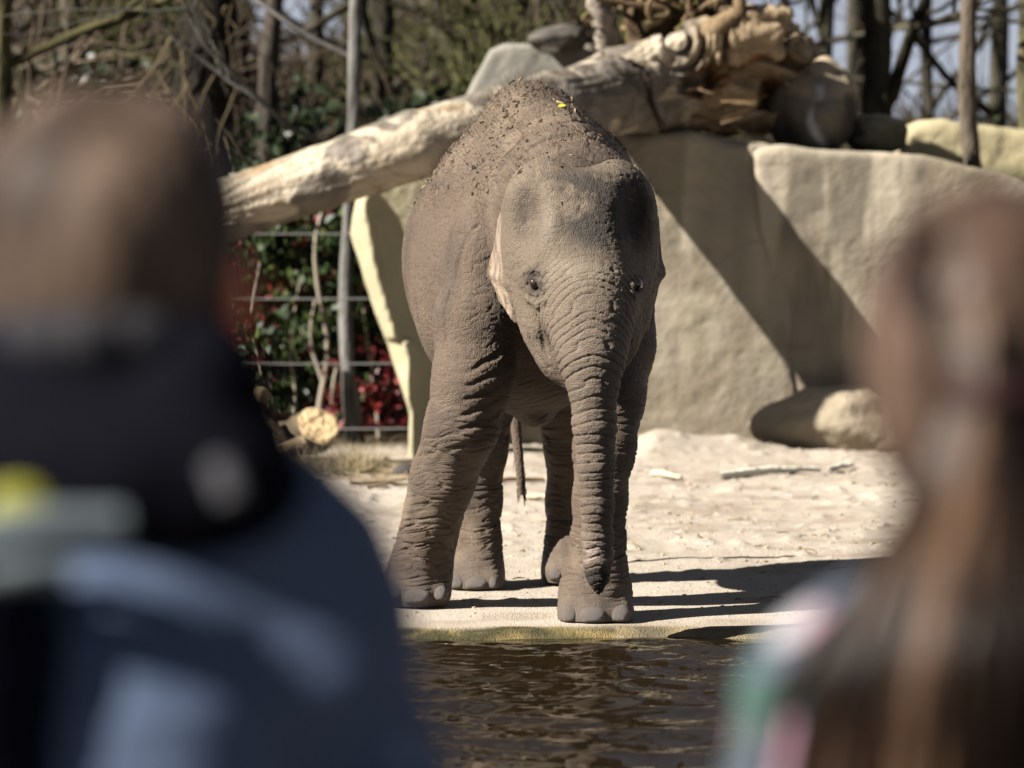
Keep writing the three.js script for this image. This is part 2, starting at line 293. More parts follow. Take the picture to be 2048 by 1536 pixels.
{
  const xs = spaced([-260, -40, 40], [-40, -6, 2], [-6, -2.8, 0.2], [-2.8, 2.8, 0.018], [2.8, 6, 0.2], [6, 40, 2], [40, 260, 40]);
  const zs = spaced([-420, -60, 30], [-60, -22, 0.6], [-22, -13.6, 0.022], [-13.6, -11.5, 0.012], [-11.5, -9.5, 0.2], [-9.5, -3.6, 0.6], [-3.6, -2.9, 0.1], [-2.9, 40, 2]).reverse().map((z) => z);
  const sand = (x, y, z) => {
    const D = -z, e = edgeD(x), d = e - D; let c = mixc([0.50, 0.435, 0.36], [0.41, 0.35, 0.28], clamp(0.5 + 0.9 * fbm(x * 1.1, 7, z * 0.9, 4)));
    c = mixc(c, [0.29, 0.23, 0.17], 0.6 * sstep(0.18, 0.6, fbm(x * 5, 2, z * 4, 3) + 0.15));
    const wet = sstep(-0.16 - 0.05 * noise(x * 4, 0, 3), -0.02, d); c = mixc(c, [0.36, 0.28, 0.18], wet * 0.35);
    const moss = sstep(-0.03, 0.02, d + 0.03 * noise(x * 9, 1, z * 9)); c = mixc(c, mixc([0.035, 0.033, 0.010], [0.21, 0.155, 0.06], clamp(0.45 + 1.5 * fbm(x * 11, 4, z * 30, 3))), moss * (x > 0.32 ? 0.75 : 0.95));
    c = mixc(c, [0.05, 0.036, 0.02], sstep(0.12, 0.3, d));
    if (D > 21.8) c = mixc(c, [0.10, 0.075, 0.045], sstep(21.8, 22.6, D));
    if (D < 4) c = [0.16, 0.15, 0.14];
    return c;
  };
  const zz = zs.slice().sort((a, b) => a - b);
  const g = gridGeo(xs, zz, groundY, sand);
  // rows run from far to near, so turn the faces up
  const n = g.attributes.normal; if (n.getY(Math.floor(n.count / 2)) < 0) { const i = g.index.array; for (let k = 0; k < i.length; k += 3) { const t = i[k]; i[k] = i[k + 1]; i[k + 1] = t; } g.computeVertexNormals(); }
  tag(part('ground', g, mat([1, 1, 1], { vertexColors: true, roughness: 0.95, bumpMap: rep(TX.grain, 2.5), bumpScale: 0.006 })), 'pale trampled sand bank around the pond', null, null, 'structure');
}
// ---------------------------------------------------------------- pond
{
  const wave = (x, z) => {
    const wx = x + 0.15 * noise(x * 1.3, 2, z * 1.3), wz = z + 0.12 * noise(x * 1.1, 7, z * 1.5);
    let h = 1.9 * (0.0034 * Math.sin(wz * 17 + wx * 4 + 2 * noise(wx * 2, 0, wz * 1)) + 0.003 * Math.sin(wz * 29 - wx * 9 + 1.7) + 0.0055 * fbm(wx * 4, 1, wz * 8, 3) + 0.0042 * fbm(wx * 15, 4, wz * 26, 3));
    return WATER + h * sstep(12.1, 11.3, -z) + 0.0012 * h;
  };
  const xs = spaced([-60, -8, 6], [-8, -1.6, 0.3], [-1.6, 1.6, 0.0105], [1.6, 8, 0.3], [8, 60, 6]);
  const zs = spaced([-12.05, -9.2, 0.0125], [-9.2, -7, 0.06], [-7, -3.2, 0.2]);
  const g = gridGeo(xs, zs, wave); const n = g.attributes.normal; if (n.getY(Math.floor(n.count / 2)) < 0) { const i = g.index.array; for (let k = 0; k < i.length; k += 3) { const t = i[k]; i[k] = i[k + 1]; i[k + 1] = t; } g.computeVertexNormals(); }
  tag(part('pond_water', g, new THREE.MeshPhysicalMaterial({ color: lin(0.007, 0.0045, 0.002), roughness: 0.015, metalness: 0, ior: 1.33 })), 'dark rippled brown pond water', null, null, 'structure');
}
// ---------------------------------------------------------------- artificial rock walls
const rockMat = (c = [1, 1, 1], o = {}) => mat(c, { vertexColors: true, roughness: 0.92, bumpMap: rep(TX.rough, 1.6), bumpScale: 0.012, ...o });
function polySdf(pts) { // 2-D distance to a closed outline
  return (x, y) => { let d = 1e9, s = 1; const N = pts.length; for (let i = 0, j = N - 1; i < N; j = i++) { const ex = pts[j][0] - pts[i][0], ey = pts[j][1] - pts[i][1], wx = x - pts[i][0], wy = y - pts[i][1], t = clamp((wx * ex + wy * ey) / (ex * ex + ey * ey)), bx = wx - ex * t, by = wy - ey * t; d = Math.min(d, bx * bx + by * by); const c1 = y >= pts[i][1], c2 = y < pts[j][1], c3 = ex * wy > ey * wx; if ((c1 && c2 && c3) || (!c1 && !c2 && !c3)) s = -s; } return s * Math.sqrt(d); };
}
// a slab with an outline (given as sightings at distance D), a front whose depth may vary, and a thickness
function slab(out, D, thick, { round = 0.06, front = () => 0, rough = 0.012, cell = 0.022, tint, move } = {}) {
  const pts = out.map(([a, b]) => P(a, b, D)), poly = polySdf(pts.map((p) => [p[0], p[1]]));
  const xs = pts.map((p) => p[0]), ys = pts.map((p) => p[1]);
  const f = (x, y, z) => { const zf = -D + front(x, y), a = poly(x, y) + round + 0.02 * noise(x * 4, y * 4, 3), b = Math.abs(z - (zf - thick / 2)) - thick / 2 + round; return Math.min(Math.max(a, b), 0) + Math.hypot(Math.max(a, 0), Math.max(b, 0)) - round; };
  const m = nets({ f }, [Math.min(...xs) - 0.2, Math.min(...ys) - 0.2, -D - thick - 0.8], [Math.max(...xs) + 0.2, Math.max(...ys) + 0.2, -D + 0.9], cell, 1.6);
  return finish(m, move ?? ((x, y, z) => rough * 0.7 * fbm(x * 5, y * 4, z * 5, 3) + 0.003 * fbm(x * 20, y * 16, z * 20, 3)), tint);
}
const streak = (x, y, s) => clamp(0.5 + 1.1 * fbm(x * 7, y * 0.55, s, 4));
const sandstone = (x, y, z) => {
  let c = mixc([0.365, 0.318, 0.245], [0.24, 0.21, 0.16], streak(x, y, 3)); c = mixc(c, [0.125, 0.108, 0.083], 0.85 * sstep(0.0, 0.35, 1.5 * fbm(x * 6.5, y * 0.6, 9, 4)) * sstep(0.35, 1.4, y + 0.4 * noise(x * 5, 1, 2)));
  c = mixc(c, [0.37, 0.32, 0.225], 0.5 * sstep(0.1, 0.4, fbm(x * 2, y * 2, 21, 3)));
  c = mixc(c, [0.22, 0.18, 0.13], 0.7 * sstep(0.1, 0.4, 1.2 * fbm(x * 3, y * 3, 5, 5))); c = mixc(c, [0.26, 0.215, 0.155], 0.6 * sstep(0.45, 0.1, y + 0.25 * noise(x * 4, y * 4, 2))); c = mixc(c, [0.20, 0.17, 0.12], 0.6 * sstep(0.045, 0.0, Math.abs(noise(x * 1.5 + 0.3 * noise(x * 6, y * 6, 1), y * 2.2, 31)))); return c;
};
{ // main panel behind the elephant
  const g = slab([[835, 930], [1600, 930], [1570, 300], [1525, 285], [1400, 268], [1250, 262], [1050, 262], [900, 330], [838, 395]], 21.35, 0.5, { tint: sandstone, round: 0.05, rough: 0.004, front: (x, y) => 0.02 * fbm(x * 1.3, y * 1.1, 2, 3) - 0.05 * sstep(1.2, 1.7, y) });
  tag(part('rock_wall', g, rockMat()), 'tall smooth sandstone coloured concrete wall directly behind the elephant', 'rock wall');
}
{ // right panel, standing a hand's breadth proud
  const g = slab([[1512, 930], [2150, 940], [2140, 400], [2010, 352], [1930, 332], [1850, 308], [1760, 300], [1650, 296], [1560, 292], [1508, 298], [1510, 360], [1522, 430], [1532, 520], [1526, 700]], 21.28, 0.7, { tint: (x, y, z) => mixc(mixc(sandstone(x, y, z), sandstone(x + 3, y, z), sstep(0.9, 1.3, y)), [0.42, 0.365, 0.275], 0.6 * sstep(1.60, 1.68, y)), round: 0.035, rough: 0.007, front: (x, y) => 0.03 * fbm(x * 1.6, y * 1.5, 7, 3) + 0.06 * sstep(1.5, 2.4, x) - 0.085 * sstep(1.25, 0.8, y) });
  tag(part('rock_wall', g, rockMat()), 'rougher sandstone coloured wall panel right of the seam, with a pale lip', 'rock wall');
}
{ // leaning slab at the left with a raised rim
  const g = slab([[712, 400], [760, 370], [900, 330], [930, 600], [930, 935], [822, 935], [818, 830], [795, 760], [760, 650], [725, 560], [700, 470]], 21.08, 0.55, {
    round: 0.05, rough: 0.014, front: (x, y) => { const rx = lerp(-0.62, -0.80, sstep(0.3, 1.4, y)) + (y < 0.6 ? 0.05 : 0) + 0.02 * noise(y * 6, 2, 0); return 0.07 * Math.exp(-(((x - rx) / 0.035) ** 2)) + (x < rx ? -0.12 * clamp((rx - x) / 0.25) : -0.05 * clamp((x - rx) / 0.3)); },
    tint: (x, y, z) => mixc(mixc([0.46, 0.41, 0.255], [0.37, 0.335, 0.225], clamp(0.5 + fbm(x * 4, y * 3, z * 4, 4))), [0.33, 0.29, 0.2], 0.5 * sstep(-0.7, -0.4, x)) });
  tag(part('rock_slab', g, rockMat()), 'pale yellow rock slab with a raised rim leaning left of the elephant', 'rock slab');
}
{ // grey slab on top, behind the log
  const g = slab([[930, 205], [950, 150], [975, 95], [1010, 82], [1060, 85], [1110, 78], [1180, 90], [1250, 110], [1250, 260], [930, 260]], 22.3, 0.7, { round: 0.05, rough: 0.016, tint: (x, y, z) => mixc(mixc([0.27, 0.25, 0.215], [0.19, 0.18, 0.155], streak(x, y, 12)), [0.33, 0.29, 0.21], sstep(0.1, 0.4, fbm(x * 3, y * 3, 4, 3))) });
  tag(part('rock_slab', g, rockMat()), 'grey upright rock slab above the log, left of the root plate', 'rock slab');
}
function rock(name, label, category, cx, cy, D, rx, ry, rz, { tint, cell = 0.02, cuts = 7, s = 1, rough = 0.06, group } = {}) {
  seed(s * 977 + 5); const c = P(cx, cy, D), k = D / FPX, planes = [];
  for (let i = 0; i < cuts; i++) { const n = V(rr(-1, 1), rr(-0.6, 1), rr(-1, 1)).normalize(); planes.push([n.x, n.y, n.z, rr(0.66, 0.9)]); }
  const RX = rx * k, RY = ry * k, e = ell([0, 0, 0], [1, 1, 1]);
  const f = (x, y, z) => { const u = (x - c[0]) / RX, v = (y - c[1]) / RY, w = (z - c[2]) / rz; let d = e.f(u, v, w); for (const p of planes) d = smax(d, u * p[0] + v * p[1] + w * p[2] - p[3], 0.12); return (d + rough * 2 * fbm(u * 2 + s, v * 2, w * 2, 3)) * Math.min(RX, RY, rz); };
  const g = finish(nets({ f }, [c[0] - RX * 1.3, c[1] - RY * 1.3, c[2] - rz * 1.3], [c[0] + RX * 1.3, c[1] + RY * 1.3, c[2] + rz * 1.3], cell, 2.6), (x, y, z) => 0.012 * fbm(x * 9, y * 9, z * 9, 4), tint);
  return tag(part(name, g, rockMat()), label, category, group);
}
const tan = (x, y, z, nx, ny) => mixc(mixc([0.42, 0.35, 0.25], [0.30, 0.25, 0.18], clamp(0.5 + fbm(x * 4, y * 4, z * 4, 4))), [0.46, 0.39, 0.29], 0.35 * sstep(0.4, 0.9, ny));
const dark = (x, y, z) => mixc([0.16, 0.145, 0.12], [0.05, 0.045, 0.04], clamp(0.5 + 1.4 * fbm(x * 5, y * 2, z * 5, 4)));
rock('boulder', 'low pale boulder at the foot of the right wall, crossed by the log shadow', 'boulder', 1690, 856, 21.12, 192, 88, 0.24, { tint: tan, s: 3, cuts: 12, rough: 0.09 });
rock('boulder', 'low tan boulder right of the shadowed one, beside the hair of the girl', 'boulder', 1860, 860, 21.15, 180, 70, 0.24, { tint: tan, s: 8, cuts: 12, rough: 0.09 });
rock('rock', 'dark rounded stone capping the grey slab', 'rock', 1118, 78, 22.1, 62, 32, 0.25, { tint: dark, s: 4 });
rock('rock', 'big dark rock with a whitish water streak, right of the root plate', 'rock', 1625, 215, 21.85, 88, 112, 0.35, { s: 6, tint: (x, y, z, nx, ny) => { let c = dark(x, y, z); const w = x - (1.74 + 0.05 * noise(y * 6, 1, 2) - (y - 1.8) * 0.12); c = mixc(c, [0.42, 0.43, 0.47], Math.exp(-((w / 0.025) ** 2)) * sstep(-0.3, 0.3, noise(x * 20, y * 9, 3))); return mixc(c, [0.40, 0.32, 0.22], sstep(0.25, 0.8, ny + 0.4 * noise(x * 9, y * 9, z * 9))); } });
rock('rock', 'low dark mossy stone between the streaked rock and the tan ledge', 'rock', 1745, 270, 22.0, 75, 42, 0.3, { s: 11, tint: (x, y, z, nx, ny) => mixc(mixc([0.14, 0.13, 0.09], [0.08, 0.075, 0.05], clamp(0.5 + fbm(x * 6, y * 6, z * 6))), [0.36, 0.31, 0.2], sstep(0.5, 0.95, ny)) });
{
  const g = slab([[1790, 360], [1800, 262], [1840, 246], [1900, 240], [1980, 250], [2060, 262], [2200, 268], [2200, 420], [1790, 420]], 22.6, 0.8, { round: 0.07, rough: 0.03, tint: (x, y, z, nx, ny) => mixc(mixc([0.42, 0.36, 0.22], [0.31, 0.27, 0.16], clamp(0.5 + 1.2 * fbm(x * 4, y * 5, z * 4, 4))), [0.11, 0.12, 0.05], 0.8 * sstep(1.66, 1.5, y)) });
  tag(part('rock_ledge', g, rockMat()), 'tan rock ledge running behind the thin tree at the right', 'rock ledge');
}
rock('boulder', 'dark boulder under the lower end of the fallen log, behind the boy', 'boulder', 170, 748, 20.35, 230, 215, 0.5, { tint: dark, s: 14, cell: 0.03 });

// ---------------------------------------------------------------- fallen log with its root plate
let LOG;
const woodMat = (o = {}) => mat([1, 1, 1], { vertexColors: true, roughness: 0.85, bumpMap: rep(TX.rough, 3, 3), bumpScale: 0.02, ...o });
{
  const base = P(1300, 262, 21.5), t = thing('fallen_log', 'weathered fallen tree trunk with a hollow root plate lying across the rock wall', 'fallen log', base);
  const AX = [[60, 527, 20.1, 54], [250, 474, 20.08, 56], [450, 419, 20.05, 60], [640, 357, 20.05, 62], [830, 291, 20.12, 68], [1000, 247, 20.38, 70], [1100, 222, 20.68, 73], [1190, 200, 21.03, 76], [1270, 180, 21.38, 80], [1370, 168, 21.75, 96], [1460, 156, 21.95, 112], [1535, 150, 22.0, 112]].map(([x, y, D, r]) => [P(x, y, D), r * D / FPX]);
  const prims = [];
  for (let i = 0; i < AX.length - 1; i++) prims.push(cone(AX[i][0], AX[i + 1][0], AX[i][1], AX[i + 1][1], 0.03));
  const S = (x, y, D, r) => [P(x, y, D), r * D / FPX];
  const root = (list, k = 0.05) => { for (let i = 0; i < list.length - 1; i++) { const a = S(...list[i]), b = S(...list[i + 1]); prims.push(cone(a[0], b[0], a[1], b[1], k)); } };
  root([[1330, 110, 21.68, 46], [1420, 85, 21.58, 36], [1500, 62, 21.53, 26], [1550, 66, 21.58, 16]]);
  root([[1300, 160, 21.38, 40], [1430, 105, 21.33, 30], [1545, 100, 21.38, 18]]);
  root([[1150, 158, 21.3, 22], [1220, 126, 21.32, 26], [1320, 100, 21.3, 26], [1440, 78, 21.28, 24], [1552, 66, 21.3, 15]], 0.03);
  root([[1290, 140, 21.5, 44], [1400, 80, 21.4, 36], [1500, 48, 21.35, 26], [1570, 30, 21.4, 14]]);
  const cut = [ell(P(1430, 158, 21.33), [0.20, 0.07, 0.26], 0.03, [0, 0, 0.12]), ell(P(1450, 236, 21.33), [0.19, 0.042, 0.2], 0.025, [0, 0, -0.03]), ell(P(1520, 140, 21.38), [0.1, 0.09, 0.2], 0.03), ell(P(1390, 186, 21.33), [0.1, 0.03, 0.18], 0.02, [0, 0, -0.35]), ell(P(1545, 190, 21.68), [0.09, 0.1, 0.26], 0.03)].map((p) => sub(p));
  const sh = LOG = union([...prims, ...cut]);
  const A = V(...AX[2][0]), dir = V(...AX[8][0]).sub(A).normalize(), up = V(0, 1, 0).addScaledVector(dir, -dir.y).normalize(), side = V(0, 0, 0).crossVectors(dir, up);
  const bark = (x, y, z) => { const p = V(x, y, z).sub(A), s = p.dot(dir), a = Math.atan2(p.dot(side), p.dot(up)); const n = 1.3 * fbm(s * 2.6, Math.cos(a) * 1.3, Math.sin(a) * 1.3 + 5, 5); return sstep(0.02, 0.09, n + 0.24 * sstep(1.5, 1.9, s) + 0.30 * Math.exp(-(((s - 0.85) / 0.30) ** 2)) * sstep(-0.2, 0.5, Math.cos(a - 0.9)) - 0.03); };
  const grainOf = (x, y, z) => { const p = V(x, y, z).sub(A), s = p.dot(dir), a = Math.atan2(p.dot(side), p.dot(up)); return noise(s * 2.5, Math.cos(a) * 9, Math.sin(a) * 9) * 0.6 + noise(s * 7, Math.cos(a) * 24, Math.sin(a) * 24) * 0.4; };
  const rot = (x, y, z) => { const al = 0.34 + 0.5 * noise(x * 2.2, y * 2.2, 4) + 0.5 * (y - 2.0), c = Math.cos(al), s = Math.sin(al), a = x * c + y * s, b = -x * s + y * c; return 0.036 * fbm(a * 2.0, b * 15, z * 6, 4) + 0.016 * noise(a * 4, b * 46, z * 14) + 0.02 * Math.abs(noise(a * 4, b * 22, z * 9 + 3)) - 0.05 * sstep(0.25, 0.6, noise(a * 3, b * 8, z * 4 + 8)); };
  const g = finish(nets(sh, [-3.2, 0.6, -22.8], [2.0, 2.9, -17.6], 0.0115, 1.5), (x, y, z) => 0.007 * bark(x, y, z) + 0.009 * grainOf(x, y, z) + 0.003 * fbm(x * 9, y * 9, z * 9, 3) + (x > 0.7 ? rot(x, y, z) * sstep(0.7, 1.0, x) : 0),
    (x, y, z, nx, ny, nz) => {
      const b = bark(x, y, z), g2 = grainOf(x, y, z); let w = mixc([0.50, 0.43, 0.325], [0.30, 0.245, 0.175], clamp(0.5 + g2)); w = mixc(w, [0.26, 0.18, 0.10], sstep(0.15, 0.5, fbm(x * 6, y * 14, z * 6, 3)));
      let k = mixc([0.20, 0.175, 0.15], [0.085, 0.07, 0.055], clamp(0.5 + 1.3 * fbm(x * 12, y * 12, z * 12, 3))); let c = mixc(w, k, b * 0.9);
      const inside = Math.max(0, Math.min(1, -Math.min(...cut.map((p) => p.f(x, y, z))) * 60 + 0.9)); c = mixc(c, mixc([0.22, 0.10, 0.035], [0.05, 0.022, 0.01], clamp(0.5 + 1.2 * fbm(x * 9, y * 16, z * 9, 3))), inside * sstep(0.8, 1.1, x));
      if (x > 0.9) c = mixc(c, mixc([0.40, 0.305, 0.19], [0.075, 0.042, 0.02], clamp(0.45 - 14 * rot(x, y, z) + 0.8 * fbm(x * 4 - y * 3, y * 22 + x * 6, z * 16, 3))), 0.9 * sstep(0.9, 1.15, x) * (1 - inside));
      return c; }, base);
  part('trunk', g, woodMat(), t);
  // the torn roots that stand up from the plate
  seed(77);
  const roots = [
    [[1190, 150, 21.68, 10], [1215, 80, 21.48, 22], [1205, 40, 21.4, 20], [1192, 0, 21.38, 15], [1215, -70, 21.38, 5]],
    [[1205, 130, 21.68, 16], [1218, 60, 21.63, 20], [1212, 10, 21.58, 16], [1240, -80, 21.58, 8]],
    [[1360, 110, 21.38, 24], [1430, 60, 21.28, 24], [1480, 10, 21.28, 12], [1470, -60, 21.28, 8]],
    [[1400, 60, 21.58, 20], [1390, 10, 21.68, 24], [1360, -70, 21.68, 18]],
    [[1450, 50, 21.58, 18], [1460, 0, 21.58, 18], [1500, -70, 21.58, 12]],
    [[1250, 60, 21.88, 14], [1330, 20, 21.78, 16], [1370, -40, 21.78, 12]],
    [[1500, 70, 21.38, 14], [1450, 20, 21.38, 13], [1440, -40, 21.48, 9]]];
  for (let i = 0; i < 34; i++) { const x = rr(1215, 1450), y = rr(10, 85), D = rr(21.35, 21.8), w = rr(4, 10), tx = rr(-120, 120), b = rr(-60, 60); roots.push([[x, y, D, w], [x + b, y - rr(15, 45), D + rr(-0.08, 0.08), w * rr(0.7, 1.1)], [x + tx, y - rr(50, 90), D + rr(-0.1, 0.1), w * 0.7], [x + tx * rr(0.2, 1.6), y - rr(95, 160), D + rr(-0.1, 0.1), w * 0.35]]); }
  for (const r of roots) {
    const m = new MB(), pts = curve(r.map((q) => P(q[0] + rr(-4, 4), q[1], q[2])), 26).map((p) => [p[0] + 0.014 * noise(p[1] * 14, p[0] * 9, 1), p[1], p[2] + 0.014 * noise(p[1] * 14, p[0] * 9, 8)]);
    const pale = r === roots[0] || r === roots[1], sh0 = rr(0.4, 1), c0 = pale ? [0.42, 0.36, 0.30] : [0.30 * sh0, 0.215 * sh0, 0.125 * sh0], c1 = pale ? [0.20, 0.165, 0.135] : [0.085, 0.055, 0.03], mossy = !pale && R() < 0.6;
    m.tube(pts, (u) => { const q = u * (r.length - 1), i = Math.min(r.length - 2, Math.floor(q)); return lerp(r[i][3], r[i + 1][3], q - i) * 21 / FPX * (1 + 0.3 * noise(u * 14, r[0][0], 2) + 0.2 * noise(u * 40, r[0][0], 5)); }, 9, (u, nx, ny) => { let c = mixc(c0, c1, clamp(0.5 + noise(u * 9, nx * 3, ny * 3) * 0.8)); if (mossy && ny > 0.2) c = mixc(c, [0.10, 0.12, 0.025], 0.8 * sstep(-0.1, 0.4, noise(u * 7, 3, r[0][0]))); return c; });
    partAt('root', m.geo(), woodMat(), t);
  }
  { // loose fibres and splinters at the torn end
    const m = new MB(); for (let i = 0; i < 46; i++) { const x = rr(1370, 1500), y = rr(40, 265), D = rr(21.3, 21.6), L = rr(25, 75), a = rr(-0.5, 0.25) - (y < 150 ? 0.25 : 0), p0 = P(x, y, D), p1 = P(x + L * Math.cos(a), y + L * Math.sin(a) + rr(-6, 6), D + rr(-0.12, 0.08)), w = rr(0.004, 0.011), k = Math.sqrt(R()); m.tube(curve([p0, [lerp(p0[0], p1[0], 0.5), lerp(p0[1], p1[1], 0.5) + rr(-0.015, 0.015), lerp(p0[2], p1[2], 0.5)], p1], 7), (u) => w * (1 - 0.8 * u) * (1 + 0.3 * noise(u * 6, i, 1)), 5, mixc([0.42, 0.31, 0.18], [0.12, 0.065, 0.03], k), false); }
    partAt('splinters', m.geo(), woodMat(), t, 'stuff');
  }
  // torn earth and fibre held between the roots
  const soil = union([ell(P(1330, 40, 21.78), [0.24, 0.24, 0.14], 0.05), ell(P(1420, 60, 21.78), [0.25, 0.15, 0.14], 0.05), ell(P(1400, -40, 21.88), [0.25, 0.2, 0.15], 0.05)]);
  partAt('root_soil', finish(nets(soil, [0.3, 1.9, -22.7], [1.9, 3.2, -21.2], 0.018, 1.8), (x, y, z) => 0.09 * fbm(x * 7, y * 7, z * 7, 4) + 0.025 * fbm(x * 25, y * 25, z * 25, 2), (x, y, z) => mixc(mixc([0.15, 0.10, 0.055], [0.045, 0.03, 0.017], clamp(0.5 + fbm(x * 9, y * 9, z * 9, 3))), [0.10, 0.11, 0.03], 0.8 * sstep(0.15, 0.3, fbm(x * 6, y * 6, z * 6 + 9, 3)))), woodMat(), t);
}
{ // chain
  const t = thing('chain', 'rusty dark chain slung around the log below the root plate', 'chain', P(1290, 200, 21.2));
  const path = curve([[1183, 92], [1205, 112], [1255, 124], [1285, 142], [1294, 165], [1300, 195], [1310, 225], [1320, 246], [1328, 258]].map(([x, y]) => P(x, y, hit(LOG.f, x, y, 20.4, 21.9) - 0.012)), 46);
  const lg = new THREE.TorusGeometry(0.019, 0.0055, 6, 12); lg.scale(1, 1.45, 1); const m = mat([0.045, 0.032, 0.024], { roughness: 0.6, metalness: 0.4 });
  for (let i = 0; i < path.length - 1; i++) { const l = part('link', lg, m, t), a = V(...path[i]), b = V(...path[i + 1]); l.position.copy(a).add(b).multiplyScalar(0.5).sub(t.position); l.quaternion.setFromUnitVectors(V(0, 1, 0), b.sub(a).normalize()); l.rotateY(i % 2 ? 1.5708 : 0); }
}
// ---------------------------------------------------------------- wire fence
{
  const t = thing('wire_fence', 'fence of four taut horizontal wires in front of the red leaved shrub', 'wire fence', [-1.9, 0, -22.0]), m = mat([0.24, 0.235, 0.23], { roughness: 0.5, metalness: 0.3 });
  for (const y of [467, 597, 727, 857]) partAt('wire', new MB().tube(curve([P(150, y - 2, 22), P(500, y + 1, 22), P(880, y, 22)], 12), () => 0.0048, 6).geo(), m, t);
  for (const x of [200, 1010]) { const b = P(x, 930, 22.0); partAt('fence_post', new MB().tube([[b[0], -0.2, -22.02], [b[0], 1.45, -22.02]], () => 0.05, 10).geo(), mat([0.12, 0.09, 0.06], { bumpMap: TX.rough, bumpScale: 0.01 }), t); }
}
// ---------------------------------------------------------------- trees
const barkMat = (c) => mat(c, { vertexColors: true, roughness: 0.95, bumpMap: rep(TX.rough, 4, 1.2), bumpScale: 0.02 });
function grow(mbs, start, dir, len, r, depth, o) { // a bare branch that bends, forks and thins
  const n = depth > 2 ? 8 : depth > 0 ? 6 : 4, pts = [start.clone()], d = dir.clone(), step = len / n;
  for (let i = 0; i < n; i++) { d.x += rr(-1, 1) * o.wob; d.y += rr(-1, 1) * o.wob + o.up * 0.06; d.z += rr(-1, 1) * o.wob; d.normalize(); pts.push(pts.at(-1).clone().addScaledVector(d, step)); }
  const mb = r > o.fine ? mbs[0] : mbs[1], r1 = depth === 0 ? r * 0.25 : r * 0.55;
  mb.tube(pts.map((p) => [p.x, p.y, p.z]), (u) => lerp(r, r1, u), r > 0.05 ? 8 : r > 0.012 ? 5 : 3, mb === mbs[0] ? o.cf : null, false);
  if (depth <= 0) return;
  const kids = o.kids ?? 3;
  for (let k = 0; k < kids + (depth > 1 ? 1 : 0); k++) {
    const u = k === 0 ? 1 : rr(0.3, 0.98), i = Math.min(n - 1, Math.floor(u * n)), p = pts[i].clone().lerp(pts[i + 1], u * n - i), a = pts[i + 1].clone().sub(pts[i]).normalize();
    const s = V(rr(-1, 1), rr(-0.5, 0.8), rr(-1, 1)); s.addScaledVector(a, -s.dot(a)).normalize();
    const nd = a.multiplyScalar(rr(0.45, 0.95)).addScaledVector(s, rr(0.5, 0.95)).normalize();
    grow(mbs, p, nd, len * rr(0.5, 0.8), lerp(r, r1, u) * rr(0.5, 0.8), depth - 1, o);
  }
}
function bareTree(name, label, px, D, { h = 6, r = 0.15, lean = 0, first = 0.3, boughs = 8, depth = 3, col = [0.12, 0.10, 0.075], tw = [0.16, 0.125, 0.09], s = 1, group, down = 0, base, wob = 0.16, reach = 0.42 } = {}) {
  seed(s * 7919 + 13); const x = P(px, 500, D)[0], y0 = base ?? groundY(x, -D) - 0.1, t = thing(name, label, 'tree', [x, y0, -D], group), mbs = [new MB(), new MB()];
  const pts = []; for (let i = 0; i <= 10; i++) pts.push([(0.5 * r + 0.05) * noise(i * 0.8, s, 1) + lean * i / 10 * h * 0.1, h * i / 10, 0.5 * r * noise(i * 0.5, s, 7)]);
  const cf = (u, nx, ny, nz) => mixc(col.map((v) => v * 1.3), col.map((v) => v * 0.4), clamp(0.4 + 1.1 * noise(u * 45, nx * 2 + s, nz * 2) + 0.7 * noise(u * 16, s, nx)));
  mbs[0].tube(curve(pts, 60), (u) => r * (u < 0.06 ? lerp(1.4, 1, u / 0.06) : lerp(1, 0.35, u)) * (1 + 0.10 * noise(u * 40, s, 2) + 0.08 * noise(u * 95, s, 6)), 12, cf, false);
  for (let k = 0; k < boughs; k++) {
    const u = first + (1 - first) * (k + rr(0, 0.8)) / boughs, i = Math.min(9, Math.floor(u * 10)), p = V(...pts[i]).lerp(V(...pts[Math.min(10, i + 1)]), u * 10 - i), a = rr(0, 6.28);
    grow(mbs, p, V(Math.cos(a), rr(0.1, 0.8) - down, Math.sin(a) * 0.8).normalize(), h * rr(0.6, 1) * reach * (1.2 - u * 0.6), r * lerp(0.5, 0.22, u), depth, { wob, up: 0.5 - down, fine: 0.012, kids: 3, cf });
  }
  part('trunk', mbs[0].geo(), barkMat([1, 1, 1]), t); if (mbs[1].p.length) part('crown', mbs[1].geo(), mat(tw), t);
  return t;
}
{ // the big trunk hung with dead climbers
  const t = bareTree('ivy_tree', 'thick dark trunk hung with straw coloured dead climber stems, behind the boy', 400, 24.5, { h: 9, r: 0.235, first: 0.42, boughs: 8, col: [0.022, 0.018, 0.014], s: 2, depth: 2 });
  seed(31); const m = new MB();
  for (let i = 0; i < 55; i++) {
    let x = rr(-0.30, 0.26), y = rr(1.6, 3.6), z = 0.2 + rr(-0.05, 0.16); const n = 7, pts = []; let a = rr(0, 6.28);
    for (let k = 0; k < n; k++) { pts.push([x, y, z]); a += rr(-1.1, 1.1); x += 0.09 * Math.cos(a) * 0.7; y += -0.10 + 0.07 * Math.sin(a); z += rr(-0.02, 0.02); }
    m.tube(curve(pts, 12), (u) => lerp(0.009, 0.003, u), 4, mixc([0.20, 0.155, 0.085], [0.022, 0.018, 0.012], Math.sqrt(R())), false);
  }
  part('climber_stems', m.geo(), mat([1, 1, 1], { vertexColors: true }), t, 'stuff');
}
bareTree('slim_tree', 'slim straight grey trunk rising behind the log, left of the elephant', 690, 22.7, { h: 8, r: 0.049, first: 0.18, boughs: 12, col: [0.16, 0.152, 0.14], tw: [0.10, 0.10, 0.08], s: 3, depth: 2, reach: 0.26, wob: 0.2 });
